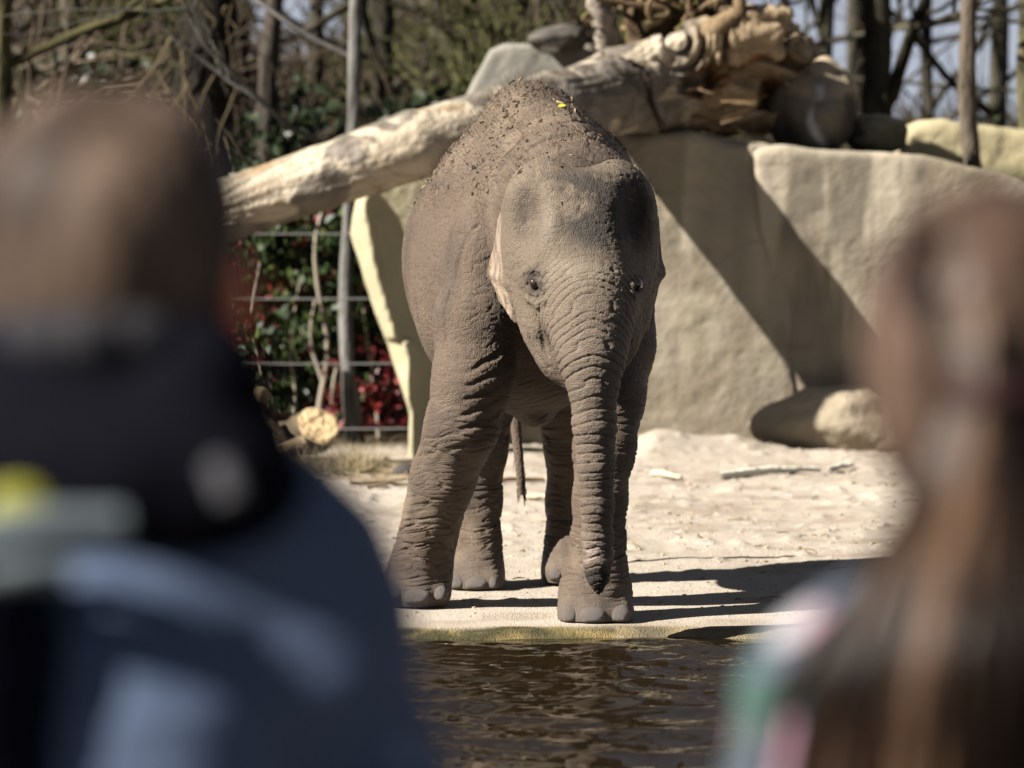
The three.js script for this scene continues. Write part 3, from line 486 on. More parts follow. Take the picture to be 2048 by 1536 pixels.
bareTree('dark_tree', 'dark forked tree rising right of the root plate', 1778, 27, { h: 8, r: 0.125, first: 0.24, boughs: 10, col: [0.05, 0.045, 0.03], tw: [0.10, 0.085, 0.06], s: 5, depth: 3 });
bareTree('thin_tree', 'thin ragged tree with withered twigs growing behind the right wall', 1938, 22.25, { h: 6.5, r: 0.058, first: 0.2, boughs: 16, col: [0.10, 0.08, 0.06], tw: [0.22, 0.15, 0.09], s: 7, depth: 2, base: 1.2, reach: 0.13, wob: 0.3 });
bareTree('edge_tree', 'mossy trunk at the right edge of the picture', 2058, 25, { h: 8, r: 0.10, first: 0.3, boughs: 7, col: [0.11, 0.10, 0.055], s: 8 });
bareTree('leaning_tree', 'slender dark tree with crossing boughs left of the grey trunk', 560, 27, { h: 8, r: 0.09, lean: -0.2, first: 0.3, boughs: 6, col: [0.06, 0.05, 0.04], s: 9 });
bareTree('mossy_tree', 'olive barked tree at the left edge behind the boy', 20, 26, { h: 8, r: 0.1, first: 0.3, boughs: 6, col: [0.085, 0.075, 0.035], s: 10 });
{
  const spots = [[250, 34, 'slim bare tree behind the head of the boy'], [480, 33, 'bare tree in the gap right of the thick dark trunk'], [620, 36, 'twiggy bare tree just left of the slim grey trunk'], [780, 31, 'bare tree standing right of the slim grey trunk'], [860, 38, 'bare tree above the left end of the grey rock slab'], [1040, 34, 'brown bare tree directly behind the grey rock slab'], [1130, 42, 'far bare tree behind the dark cap stone'], [1560, 42, 'bare tree against the sky right of the upright roots'], [1650, 33, 'bare tree above the dark streaked rock'], [1860, 37, 'bare tree between the dark forked tree and the thin ragged tree'], [1990, 34, 'bare tree right of the thin ragged tree, near the picture edge'], [700, 50, 'distant bare tree seen past the slim grey trunk'], [1720, 50, 'distant pale bare tree left of the dark forked tree'], [420, 52, 'distant bare tree hidden by the thick dark trunk'], [950, 56, 'most distant bare tree over the left rim of the grey slab'], [120, 30, 'bare tree at the upper left behind the boy']];
  spots.forEach(([px, D, label], i) => bareTree('bare_tree', label, px, D, { h: rr(8, 11) + D * 0.06, r: rr(0.07, 0.16), first: 0.12, boughs: 13, col: mixc([0.04, 0.034, 0.026], [0.09, 0.08, 0.055], (i * 0.37) % 1), tw: mixc([0.06, 0.046, 0.032], [0.15, 0.115, 0.08], (i * 0.61) % 1), s: 20 + i, depth: 3, group: 'bare trees in the wood behind', wob: 0.22 }));
}
// ---------------------------------------------------------------- undergrowth
function scatter(name, geo, material, n, place, parent) {
  const im = new THREE.InstancedMesh(geo, material, n), d = new THREE.Object3D(), c = new THREE.Color(); im.castShadow = im.receiveShadow = true;
  for (let i = 0; i < n; i++) { const col = place(d, i); d.updateMatrix(); im.setMatrixAt(i, d.matrix); if (col) im.setColorAt(i, c.setRGB(...col)); }
  if (parent) { im.name = name; parent.add(im); } else { im.name = numbered(name); scene.add(im); }
  im.userData.kind = 'stuff'; return im;
}
const leafGeo = (() => { const m = new MB(); for (const s of [-1, 1]) m.poly([[0, 0, 0], [s * 0.32, 0.25, 0.1], [s * 0.34, 0.55, 0.12], [0, 1, -0.06]]); return m.geo(); })();
const leafMat = new THREE.MeshPhysicalMaterial({ color: lin(ALB, ALB, ALB), roughness: 0.42, specularIntensity: 0.4, transmission: 0.3, thickness: 0 });
const tuft = (() => { seed(5); const m = new MB(); for (let i = 0; i < 26; i++) { const a = rr(0, 6.28), b = rr(0.1, 1.2), l = rr(0.5, 1); let p = [rr(-0.2, 0.2), 0, rr(-0.2, 0.2)]; const pts = [p]; for (let k = 1; k < 5; k++) { p = [p[0] + Math.cos(a) * Math.sin(b) * l * 0.25 + rr(-0.06, 0.06), p[1] + Math.cos(b) * l * 0.25, p[2] + Math.sin(a) * Math.sin(b) * l * 0.25 + rr(-0.06, 0.06)]; pts.push(p); } m.tube(pts, (u) => lerp(0.013, 0.004, u), 3, null, false); } return m.geo(); })();
seed(91);
{ // tangled twigs, read as one brown mass
  const im = scatter('twig_thicket', tuft, mat([1, 1, 1]), 3900, (d) => {
    const D = 27 + 36 * Math.pow(R(), 0.8), w = D * 0.28 + 2.5, x = rr(-w, w); d.position.set(x, rr(-0.1, D * (x > D * 0.045 ? 0.040 : 0.115 * (0.7 + 0.5 * noise(x * 0.7, D * 0.1, 3)))), -D); const s = rr(0.7, 1.9); d.scale.set(s, s, s); d.rotation.set(rr(-0.9, 0.9), rr(0, 6.28), rr(-1.2, 1.2));
    return mixc(mixc([0.045, 0.033, 0.023], [0.19, 0.145, 0.10], R() * R()), [0.09, 0.095, 0.035], R() < 0.25 ? 0.8 : 0);
  }); tag(im, 'tangle of brown winter twigs filling the wood behind', 'thicket');
}
{ // dark evergreen bushes far behind
  const spot = [[-1.4, 1.5, 27, 0.9, 'dark green bush left of the slim grey trunk'], [-3.2, 1.7, 30, 1.5, 'big dark green bush at the upper left behind the boy'], [-0.6, 1.75, 26, 0.55, 'small green bush between the grey trunk and the grey slab'], [0.4, 1.2, 30, 1.0, 'green bush behind the grey rock slab'], [-2.2, 0.6, 26, 0.7, 'low green bush behind the left part of the hedge'], [2.9, 1.0, 27, 0.6, 'green bush beside the foot of the dark forked tree'], [4.2, 1.0, 30, 1.2, 'dark green bush at the far right behind the tan ledge'], [1.7, 0.9, 29, 0.8, 'dark green bush behind the dark streaked rock']];
  for (const [x, y, D, r, label] of spot) {
    const t = thing('evergreen_bush', label, 'bush', [x, 0, -D], 'evergreen bushes in the wood');
    scatter('foliage', leafGeo, leafMat, Math.round(900 * r * r + 300), (d) => { const a = rr(0, 6.28), q = rr(-1, 1), e = Math.cbrt(R()) * r * (0.75 + 0.4 * noise(a * 1.2, q * 2, x)), s = Math.sqrt(1 - q * q); d.position.set(Math.cos(a) * s * e * 1.2, y + q * e, Math.sin(a) * s * e); const k = rr(0.07, 0.13); d.scale.set(k, k, k); d.rotation.set(rr(-3, 3), rr(-3, 3), rr(-3, 3)); return mixc([0.012, 0.024, 0.008], [0.06, 0.08, 0.026], R() * R()); }, t);
    const m = new MB(); for (let i = 0; i < 7; i++) m.tube(curve([[0, -0.1, 0], [rr(-0.3, 0.3) * r, y * 0.5, rr(-0.2, 0.2)], [rr(-0.8, 0.8) * r, y + rr(-0.3, 0.5) * r, rr(-0.5, 0.5) * r]], 6), (u) => lerp(0.03, 0.008, u), 5, null, false); part('stems', m.geo(), mat([0.08, 0.06, 0.045]), t);
  }
}
{ // the red tipped shrub behind the wires
  const t = thing('red_shrub', 'shrub with green leaves and dark red young leaves behind the wire fence', 'shrub', [-1.15, -0.1, -23.2]);
  seed(404); const m = new MB(), tips = [];
  const stem = (list, r) => { const c = curve(list.map((q) => P(...q)), 14); m.tube(c, (u) => lerp(r, r * 0.45, u), 7, null, true); };
  stem([[640, 920, 23], [638, 820, 23], [648, 760, 23], [655, 680, 23.05], [640, 600, 23], [630, 520, 23], [632, 470, 23], [645, 420, 23.1]], 0.022); stem([[645, 760, 23], [625, 700, 23], [622, 650, 22.95], [630, 600, 23]], 0.015); stem([[665, 880, 23.1], [668, 760, 23.1], [690, 690, 23.1], [700, 620, 23.1]], 0.014); stem([[560, 910, 23.2], [590, 800, 23.2], [580, 700, 23.2], [600, 560, 23.2]], 0.014); stem([[760, 910, 23.2], [750, 780, 23.2], [735, 680, 23.2], [720, 560, 23.2]], 0.014); stem([[500, 900, 23.3], [520, 760, 23.3], [500, 640, 23.3], [520, 520, 23.3]], 0.014);
  partAt('stems', m.geo(), mat([0.30, 0.26, 0.20], { bumpMap: TX.rough, bumpScale: 0.005 }), t);
  const clumps = []; for (let i = 0; i < 150; i++) clumps.push([rr(430, 850), rr(400, 920), rr(23.0, 24.0), rr(0.06, 0.16)]);
  const put = (d, c, s0, s1) => { const p = P(c[0], c[1], c[2]), a = rr(0, 6.28), q = rr(-1, 1), e = Math.sqrt(R()) * c[3]; d.position.set(p[0] + Math.cos(a) * e - t.position.x, Math.max(0.02, p[1] + q * e) - t.position.y, p[2] + Math.sin(a) * e - t.position.z); const k = rr(s0, s1); d.scale.set(k, k, k); d.rotation.set(rr(-1.2, 1.2), rr(0, 6.28), rr(-1.6, 1.6)); };
  scatter('green_leaves', leafGeo, leafMat, 4200, (d) => { put(d, clumps[Math.floor(R() * clumps.length)], 0.028, 0.095); const o = R() * R(); return mixc([0.016, 0.032, 0.007], [0.12, 0.17, 0.04], o); }, t);
  const reds = clumps.filter(() => R() < 0.5).concat(Array.from({ length: 46 }, () => [rr(670, 840), rr(690, 920), rr(22.7, 23.5), rr(0.05, 0.12)]));
  scatter('red_leaves', leafGeo, leafMat, 1500, (d) => { put(d, reds[Math.floor(R() * reds.length)], 0.04, 0.07); return mixc([0.10, 0.010, 0.015], [0.36, 0.045, 0.035], R() * R()); }, t);
}
{ // a low green hedge that closes the view under the log
  const t = thing('hedge', 'dense green hedge standing behind the red leaved shrub', 'hedge', [-2.2, 0, -25.2]); seed(88);
  scatter('foliage', leafGeo, leafMat, 9000, (d) => { d.position.set(rr(-2.2, 1.9), 1.75 * Math.sqrt(R()) * rr(0.85, 1), rr(-0.5, 0.5)); const k = rr(0.06, 0.11); d.scale.set(k, k, k); d.rotation.set(rr(-1.4, 1.4), rr(0, 6.28), rr(-1.8, 1.8)); return mixc([0.02, 0.038, 0.008], [0.085, 0.13, 0.03], R() * R() * (0.4 + 0.6 * (noise(d.position.x * 3, d.position.y * 3, 0) > 0))); }, t);
  const m = new MB(); for (let i = 0; i < 24; i++) { const x = -2.1 + i * 0.17; m.tube([[x, -0.1, rr(-0.2, 0.2)], [x + rr(-0.1, 0.1), 1.3, rr(-0.3, 0.3)]], (u) => lerp(0.02, 0.007, u), 5, null, false); } part('stems', m.geo(), mat([0.07, 0.05, 0.035]), t);
}
// ---------------------------------------------------------------- felled timber behind the boy
function cutLog(label, a, b, r1, r2, { s = 1, bark = [0.22, 0.17, 0.11], face = [0.62, 0.47, 0.28], group, name = 'cut_log' } = {}) {
  seed(s * 31 + 7); const A = V(...a), B = V(...b), c = A.clone().lerp(B, 0.5), t = thing(name, label, 'log', [c.x, Math.min(A.y - r1, B.y - r2), c.z], group), m = new MB(), N = 9, pts = [];
  for (let i = 0; i < N; i++) { const p = A.clone().lerp(B, i / (N - 1)); pts.push([p.x + 0.3 * r1 * noise(i * 0.6, s, 1), p.y + 0.3 * r1 * noise(i * 0.6, s, 4), p.z]); }
  m.tube(pts, (u) => lerp(r1, r2, u) * (1 + 0.07 * noise(u * 6, s, 3)), 14, (u, x, y, z) => mixc(bark, bark.map((q) => q * 0.45), clamp(0.5 + noise(u * 12, x * 3 + s, y * 3))), false);
  partAt('bark', m.geo(), woodMat(), t);
  for (const [k, e] of [[0, -1], [N - 1, 1]]) { const f = new MB(), q = pts[k], w = pts[k === 0 ? 1 : N - 2], dv = V(q[0] - w[0], q[1] - w[1], q[2] - w[2]).normalize(); const o = (d) => [q[0] + dv.x * d, q[1] + dv.y * d, q[2] + dv.z * d]; { const S = 20, N = 7, rad = k ? r2 : r1, U = V(0, 1, 0).addScaledVector(dv, -dv.y).normalize(), W = V(0, 0, 0).crossVectors(dv, U), at2 = (i, j) => { const a = j / S * 6.283, q = i / N * rad * (1 + 0.07 * noise(Math.cos(a) * 2 + s, Math.sin(a) * 2, k)), h = 0.006 + 0.003 * noise(Math.cos(a) * q * 60, Math.sin(a) * q * 60, s) + (i === N ? -0.008 : 0); return [q * Math.cos(a) * U.x + q * Math.sin(a) * W.x + o(h)[0], q * Math.cos(a) * U.y + q * Math.sin(a) * W.y + o(h)[1], q * Math.cos(a) * U.z + q * Math.sin(a) * W.z + o(h)[2]]; };
    for (let i = 0; i < N; i++) for (let j = 0; j < S; j++) { const cl = mixc(face, face.map((v) => v * 0.55), clamp((i % 2) * 0.22 + 0.15 * noise(i * 0.9, j * 0.5, s) + (i === N - 1 ? 0.7 : 0))); i ? f.poly([at2(i, j), at2(i, j + 1), at2(i + 1, j + 1), at2(i + 1, j)], cl) : f.poly([at2(0, 0), at2(1, j + 1), at2(1, j)].reverse(), cl); } } partAt('cut_face', f.geo(), woodMat(), t); }
  return t;
}
{
  cutLog('thick sawn log with a broad pale cut end beside the shrub', P(520, 905, 20.6), P(640, 862, 20.15), 0.11, 0.115, { s: 1, face: [0.66, 0.48, 0.27] });
  cutLog('short pale forked log piece on top of the timber heap', P(478, 818, 20.4), P(528, 795, 20.2), 0.06, 0.045, { s: 2, bark: [0.52, 0.40, 0.25] });
  cutLog('thin dark branch leaning across the timber heap', P(500, 815, 20.15), P(590, 905, 20.05), 0.03, 0.026, { s: 3, bark: [0.12, 0.09, 0.06] });
  cutLog('pale peeled branch lying in front of the thick sawn log', P(470, 930, 19.8), P(610, 893, 19.9), 0.035, 0.05, { s: 4, bark: [0.42, 0.31, 0.19] });
  cutLog('mossy log at the back of the timber heap', P(380, 880, 20.8), P(545, 868, 20.7), 0.1, 0.09, { s: 5, bark: [0.16, 0.14, 0.07] });
  cutLog('small orange split log standing up behind the heap', P(578, 905, 20.6), P(568, 826, 20.6), 0.045, 0.035, { s: 6, bark: [0.55, 0.36, 0.17] });
  cutLog('orange split billet between the upright one and the sawn log', P(540, 905, 20.5), P(541, 818, 20.6), 0.035, 0.03, { s: 7, bark: [0.52, 0.33, 0.15] });
  cutLog('rough dark log half hidden behind the boy', P(330, 930, 20.2), P(500, 915, 20.2), 0.09, 0.08, { s: 8, bark: [0.10, 0.085, 0.06] });
}
// ---------------------------------------------------------------- sticks and litter on the sand
function stick(label, a, b, r, col, s, flat = 1) { // endpoints as sightings on the sand
  const on = (px, py) => { let D = 9815 / Math.max(40, py - 432), p; for (let i = 0; i < 6; i++) { p = P(px, py, D); D += (p[1] - groundY(p[0], -D)) * 9; } return p; };
  const A = on(...a), B = on(...b), t = new MB(), N = 7; seed(s); const pts = []; for (let i = 0; i < N; i++) { const u = i / (N - 1), x = lerp(A[0], B[0], u), z = lerp(A[2], B[2], u) + 0.02 * noise(u * 3, s, 0); pts.push([x, groundY(x, z) + r * 0.8 + 0.006 + 0.004 * Math.sin(u * 3.1), z]); }
  const c = pts[3], rel = pts.map((p) => [p[0] - c[0], (p[1] - c[1]) , p[2] - c[2]]);
  const m = part('stick', t.tube(rel, (u) => r * (1 - 0.3 * u + 0.2 * noise(u * 5, s, 2)), 7, (u, x, y) => mixc(col, col.map((v) => v * 0.7), clamp(0.5 + noise(u * 9, x, s)))).geo(), woodMat());
  m.position.set(...c); m.scale.y = flat; return tag(m, label, 'stick');
}
stick('long pale stripped lath lying on the sand right of the elephant', [1438, 960], [1640, 948], 0.02, [0.92, 0.86, 0.72], 1);
stick('short pale lath angled beyond the long one', [1655, 948], [1706, 936], 0.018, [0.92, 0.85, 0.7], 2);
stick('short pale chip of wood nearest the right hind leg of the elephant', [1306, 955], [1362, 962], 0.017, [0.66, 0.56, 0.4], 3);
stick('pale strip of wood seen between the hind legs of the elephant', [1056, 998], [1102, 1003], 0.014, [0.62, 0.52, 0.38], 4);
stick('brown stick lying at the tail of the elephant', [992, 968], [1090, 965], 0.012, [0.34, 0.24, 0.12], 5);
stick('pale split stick pointing up from the litter by the slab', [715, 950], [772, 918], 0.013, [0.60, 0.48, 0.3], 6);
stick('thin straw coloured stick left of the front leg of the elephant', [700, 972], [830, 964], 0.010, [0.5, 0.38, 0.22], 7);
stick('greyish stick under the straw coloured one', [735, 980], [820, 975], 0.012, [0.36, 0.28, 0.18], 8);
{ const p = P(812, 950, 19.0); p[1] = groundY(p[0], p[2]); seed(3); const g = finish(nets({ f: (x, y, z) => Math.hypot((x - p[0]) / 1.3, (y - p[1]) / 0.8, z - p[2]) - 0.06 + 0.02 * noise(x * 20, y * 20, z * 20) }, [p[0] - 0.15, p[1] - 0.12, p[2] - 0.15], [p[0] + 0.15, p[1] + 0.12, p[2] + 0.15], 0.008, 2.2), null, () => [0.07, 0.062, 0.056]); tag(part('stone', g, rockMat()), 'dark stone on the sand left of the front leg of the elephant', 'stone'); }
seed(515);
{ // straw and clods, too many to count
  const m = new MB(); m.tube([[-0.5, 0, 0], [-0.1, 0.03, 0.02], [0.5, 0, -0.03]], [0.02, 0.022, 0.012], 4, null, true);
  const im = scatter('straw_litter', m.geo(), mat([1, 1, 1]), 620, (d, i) => { const near = i < 330; const x = near ? rr(-1.9, -0.5) : rr(-1.6, 3), z = near ? -rr(18.4, 20.6) : -rr(12.4, 20.6); d.position.set(x, groundY(x, z) + 0.006, z); const k = near ? rr(0.08, 0.28) : rr(0.02, 0.07); d.scale.set(k, 0.12, near ? 0.22 : 0.09); d.rotation.set(0, rr(0, 3.14), rr(-0.05, 0.1)); return mixc([0.5, 0.4, 0.25], [0.14, 0.10, 0.06], R()); });
  tag(im, 'scattered straw and chips on the sand', 'straw');
  const ico = new THREE.IcosahedronGeometry(1, 1); { const p = ico.attributes.position; for (let i = 0; i < p.count; i++) { const k = 0.75 + 0.35 * noise(p.getX(i) * 1.7, p.getY(i) * 1.7, p.getZ(i) * 1.7 + 4); p.setXYZ(i, p.getX(i) * k, p.getY(i) * k * 0.6, p.getZ(i) * k); } ico.computeVertexNormals(); }
  const cl = scatter('sand_clods', ico, mat([1, 1, 1], { roughness: 1 }), 2600, (d) => { const z = -12.2 - 8.4 * Math.pow(R(), 1.3), x = rr(-1.7, 3); d.position.set(x, groundY(x, z) + 0.001, z); const k = 0.004 + 0.016 * Math.pow(R(), 4) * (z < -13.4 ? 1 : 0.5); d.scale.set(k, k, k); d.rotation.set(0, rr(0, 6), 0); return mixc([0.48, 0.385, 0.28], [0.26, 0.20, 0.14], R()); });
  tag(cl, 'small clods of sand strewn over the bank', 'sand clods');
  const gr = scatter('dry_grass', tuft, mat([1, 1, 1]), 60, (d) => { const x = rr(-1.9, -0.75), z = -rr(19.3, 20.6); d.position.set(x, groundY(x, z) - 0.02, z); const k = rr(0.12, 0.3); d.scale.set(k, k, k); d.rotation.set(rr(-0.3, 0.3), rr(0, 6), rr(-0.3, 0.3)); return mixc([0.42, 0.34, 0.2], [0.2, 0.16, 0.09], R()); });
  tag(gr, 'tufts of dry grass in front of the timber heap', 'dry grass');
}

// ---------------------------------------------------------------- the elephant
const Q = (x, y, D, r) => [P(x, y, D), r * D / FPX];
const chain = (list, k = 0.05) => { const o = []; for (let i = 0; i < list.length - 1; i++) { const a = Q(...list[i]), b = Q(...list[i + 1]); o.push(cone(a[0], b[0], a[1], b[1], k)); } return o; };
const px2 = (r, D) => r * D / FPX;
const TRUNK = [[1168, 545, 11.86, 112], [1176, 600, 11.78, 92], [1181, 650, 11.72, 74], [1184, 710, 11.68, 60], [1186, 770, 11.66, 50], [1189, 850, 11.66, 43], [1192, 930, 11.67, 37], [1194, 1010, 11.69, 33], [1195, 1075, 11.71, 30], [1196, 1118, 11.72, 28], [1196, 1150, 11.73, 22], [1197, 1182, 11.74, 8]];
const ELE = thing('elephant', 'young grey brown elephant standing at the water with its trunk hanging down', 'elephant', [P(1080, 1180, 12.6)[0], 0, -12.7]);
const NAILS = [[790, 1188, 12.46, 22, 23], [834, 1196, 12.43, 29, 21], [879, 1190, 12.45, 18, 22], [1141, 1234, 12.06, 19, 23], [1186, 1243, 12.025, 29, 22], [1238, 1234, 12.055, 25, 24], [916, 1170, 13.09, 19, 20], [953, 1174, 13.06, 26, 17], [986, 1171, 13.1, 13, 18], [1113, 1152, 13.27, 16, 16], [1146, 1156, 13.24, 22, 16]];
const EARS = [
  tri3(P(1016, 405, 11.98), P(985, 548, 12.20), P(1020, 570, 11.97), 0.010, 0.02), tri3(P(985, 548, 12.20), P(1033, 640, 12.04), P(1022, 565, 11.97), 0.009, 0.02), tri3(P(1014, 405, 12.0), P(1002, 440, 12.28), P(985, 548, 12.20), 0.010, 0.02), tri3(P(985, 548, 12.20), P(1002, 600, 12.22), P(1031, 636, 12.05), 0.008, 0.02),
  tri3(P(1298, 410, 12.03), P(1318, 545, 12.24), P(1296, 575, 12.0), 0.011, 0.03), tri3(P(1318, 545, 12.24), P(1290, 662, 12.08), P(1292, 570, 12.0), 0.011, 0.03), tri3(P(1298, 410, 12.03), P(1312, 440, 12.3), P(1318, 545, 12.24), 0.011, 0.03)];
const EBODY = (() => {
  const E = (x, y, D, rx, ry, rz, k, rot) => ell(P(x, y, D), [px2(rx, D), px2(ry, D), rz], k, rot), S = (x, y, D, r, k) => { const q = Q(x, y, D, r); return ell(q[0], [q[1], q[1], q[1]], k); };
  const prims = [
    E(1052, 568, 12.95, 232, 262, 0.62, 0.05), // barrel
    E(1008, 515, 13.3, 205, 230, 0.42, 0.12), // rump
    E(1075, 372, 12.95, 200, 150, 0.45, 0.14), // back
    ...chain([[1062, 232, 12.9, 50], [1052, 236, 13.15, 50], [1030, 300, 13.45, 70]], 0.16), // spine
    ...chain([[1130, 330, 12.5, 86], [1075, 270, 12.9, 70]], 0.14), // withers
    E(1148, 460, 12.42, 165, 180, 0.3, 0.09), // neck
    E(1110, 640, 12.72, 165, 150, 0.26, 0.08), // chest
    E(962, 545, 12.52, 72, 150, 0.2, 0.035), // shoulder blade
    // left front leg
    ...chain([[985, 500, 12.55, 72], [952, 640, 12.42, 80], [945, 760, 12.36, 76], [925, 850, 12.36, 70], [885, 960, 12.43, 60], [866, 1030, 12.48, 54], [850, 1090, 12.53, 52], [838, 1150, 12.56, 58], [834, 1185, 12.56, 62]], 0.05),
    // right front leg
    ...chain([[1232, 560, 12.55, 82], [1232, 690, 12.42, 74], [1222, 800, 12.3, 64], [1208, 900, 12.22, 58], [1200, 1000, 12.18, 50], [1196, 1080, 12.17, 50], [1192, 1150, 12.15, 58], [1191, 1200, 12.14, 68], [1191, 1228, 12.14, 70]], 0.05),
    // hind legs
    ...chain([[950, 640, 13.3, 105], [962, 780, 13.25, 70], [962, 900, 13.28, 46], [953, 1000, 13.32, 45], [950, 1090, 13.28, 47], [949, 1150, 13.22, 51], [949, 1170, 13.2, 53]], 0.06),
    ...chain([[1120, 640, 13.35, 105], [1135, 790, 13.35, 68], [1146, 900, 13.42, 50], [1144, 1000, 13.46, 46], [1142, 1090, 13.43, 46], [1142, 1140, 13.38, 50], [1142, 1155, 13.36, 52]], 0.06),
    // the legs are deeper than they are wide
    ...chain([[985, 520, 12.62, 70], [945, 760, 12.48, 72], [925, 850, 12.46, 66], [885, 960, 12.51, 56], [862, 1050, 12.58, 48], [838, 1150, 12.62, 54], [834, 1178, 12.62, 58]], 0.05),
    ...chain([[1232, 690, 12.52, 72], [1222, 800, 12.42, 62], [1208, 900, 12.33, 55], [1199, 1000, 12.28, 47], [1194, 1100, 12.26, 48], [1191, 1190, 12.24, 62], [1191, 1215, 12.24, 66]], 0.05),
    ...chain([[962, 780, 13.37, 68], [962, 900, 13.38, 44], [951, 1010, 13.41, 42], [949, 1150, 13.31, 48], [949, 1164, 13.29, 50]], 0.06), ...chain([[1135, 790, 13.47, 64], [1146, 900, 13.52, 47], [1144, 1010, 13.55, 43], [1142, 1140, 13.47, 46], [1142, 1150, 13.46, 48]], 0.06),
    E(1072, 832, 12.95, 34, 22, 0.14, 0.05), // sheath
    // head
    E(1158, 470, 11.98, 146, 160, 0.25, 0.06),
    S(1093, 398, 11.94, 84, 0.05), S(1222, 402, 11.95, 84, 0.05),
    E(1060, 500, 12.0, 52, 120, 0.16, 0.05), E(1274, 500, 12.02, 42, 130, 0.16, 0.05),
    E(1098, 620, 11.95, 62, 95, 0.14, 0.06), E(1246, 615, 11.97, 42, 100, 0.14, 0.05), // cheeks
    ...chain([[1105, 640, 12.0, 58], [1128, 712, 11.92, 46], [1150, 748, 11.9, 34]], 0.05), ...chain([[1240, 640, 12.02, 50], [1215, 720, 11.95, 40]], 0.05), // jaw
    ...chain(TRUNK.slice(0, 5), 0.06), ...chain(TRUNK.slice(4, 10), 0.02), ...chain(TRUNK.slice(9), 0.02),
    // ridges over the eyes and down the brow
    ...chain([[1098, 395, 11.825, 22], [1100, 460, 11.79, 22], [1084, 528, 11.81, 20]], 0.05), ...chain([[1084, 530, 11.815, 16], [1058, 550, 11.865, 14]], 0.035), ...chain([[1250, 535, 11.82, 16], [1274, 552, 11.88, 14]], 0.035),
    sub(E(1046, 432, 11.765, 34, 56, 0.075, 0.07)), sub(E(1282, 425, 11.80, 28, 60, 0.08, 0.07)), // temples
    sub(E(1160, 292, 11.96, 36, 36, 0.14, 0.09)), // the dip between the domes
    // ears, folded back along the neck
    ...EARS,
    // trunk tip: nostril hollow and finger
    sub(E(1196, 1176, 11.665, 13, 22, 0.03, 0.012)),
  ];
  const f0 = union(prims).f;
  const EYES0 = [[1069, 566, 1], [1273, 569, -1]];
  for (const [ex, ey, s] of EYES0) { // an almond socket with heavy lids
    const D = hit(f0, ex, ey, 11.4, 12.2), at2 = (a, b, r, dd = 0) => { const h = hit(f0, ex + a * s, ey + b, 11.4, 12.2); return [ex + a * s, ey + b, h + dd, r]; };
    prims.push(sub(ell(P(ex, ey, D), [px2(13, D), px2(17, D), 0.022], 0.014, [0, 0, 0.5 * s])));
    prims.push(...chain([at2(-16, 1, 5), at2(-9, -9, s > 0 ? 7 : 5), at2(3, -10.5, s > 0 ? 7.5 : 5), at2(s > 0 ? 13 : 9, 3, 6), at2(s > 0 ? 18 : 11, 14, 4.5)], 0.012), ...chain([at2(-15, 6, 5), at2(-8, 16, 6.5), at2(6, 23, 5.5), at2(s > 0 ? 16 : 10, 20, 4.5)], 0.012));
    if (s > 0) prims.push(...chain([at2(-20, -22, 5), at2(0, -32, 6), at2(18, -20, 5)], 0.02), ...chain([at2(-14, 32, 5), at2(6, 42, 5.5), at2(22, 34, 4)], 0.02));
  }
  // a soft swelling over each nail
  for (const [nx, ny, nD, rx, ry] of NAILS) { const h = hit(f0, nx, ny - 8, nD - 0.3, 13.6); prims.push(E(nx, ny - 6, h + 0.03, rx + 6, ry + 8, 0.045, 0.03)); }
  return union(prims);
})();
const trunkPts = TRUNK.map((t) => Q(...t));
function onTrunk(x, y, z) { // [how far down the trunk, distance to its middle / radius, sideways]
  let best = 9, s = 0, at = 0, lat = 0, rad = 0.1, L = 0;
  for (let i = 0; i < trunkPts.length - 1; i++) {
    const [a, r1] = trunkPts[i], [b, r2] = trunkPts[i + 1], ex = b[0] - a[0], ey = b[1] - a[1], ez = b[2] - a[2], l2 = ex * ex + ey * ey + ez * ez, t = clamp(((x - a[0]) * ex + (y - a[1]) * ey + (z - a[2]) * ez) / l2), l = Math.sqrt(l2);
    const dx = x - a[0] - ex * t, dy = y - a[1] - ey * t, dz = z - a[2] - ez * t, d = Math.sqrt(dx * dx + dy * dy + dz * dz); if (d < best) { best = d; s = L + t * l; lat = dx; rad = lerp(r1, r2, t); at = dz; }
    L += l;
  }
  return [s, best / rad, lat / rad, at];
}
const crease = (n, w) => { const a = Math.abs(n); return a < w ? -(1 - (a / w) * (a / w)) : 0; };
const FACE0 = P(1160, 470, 11.72);
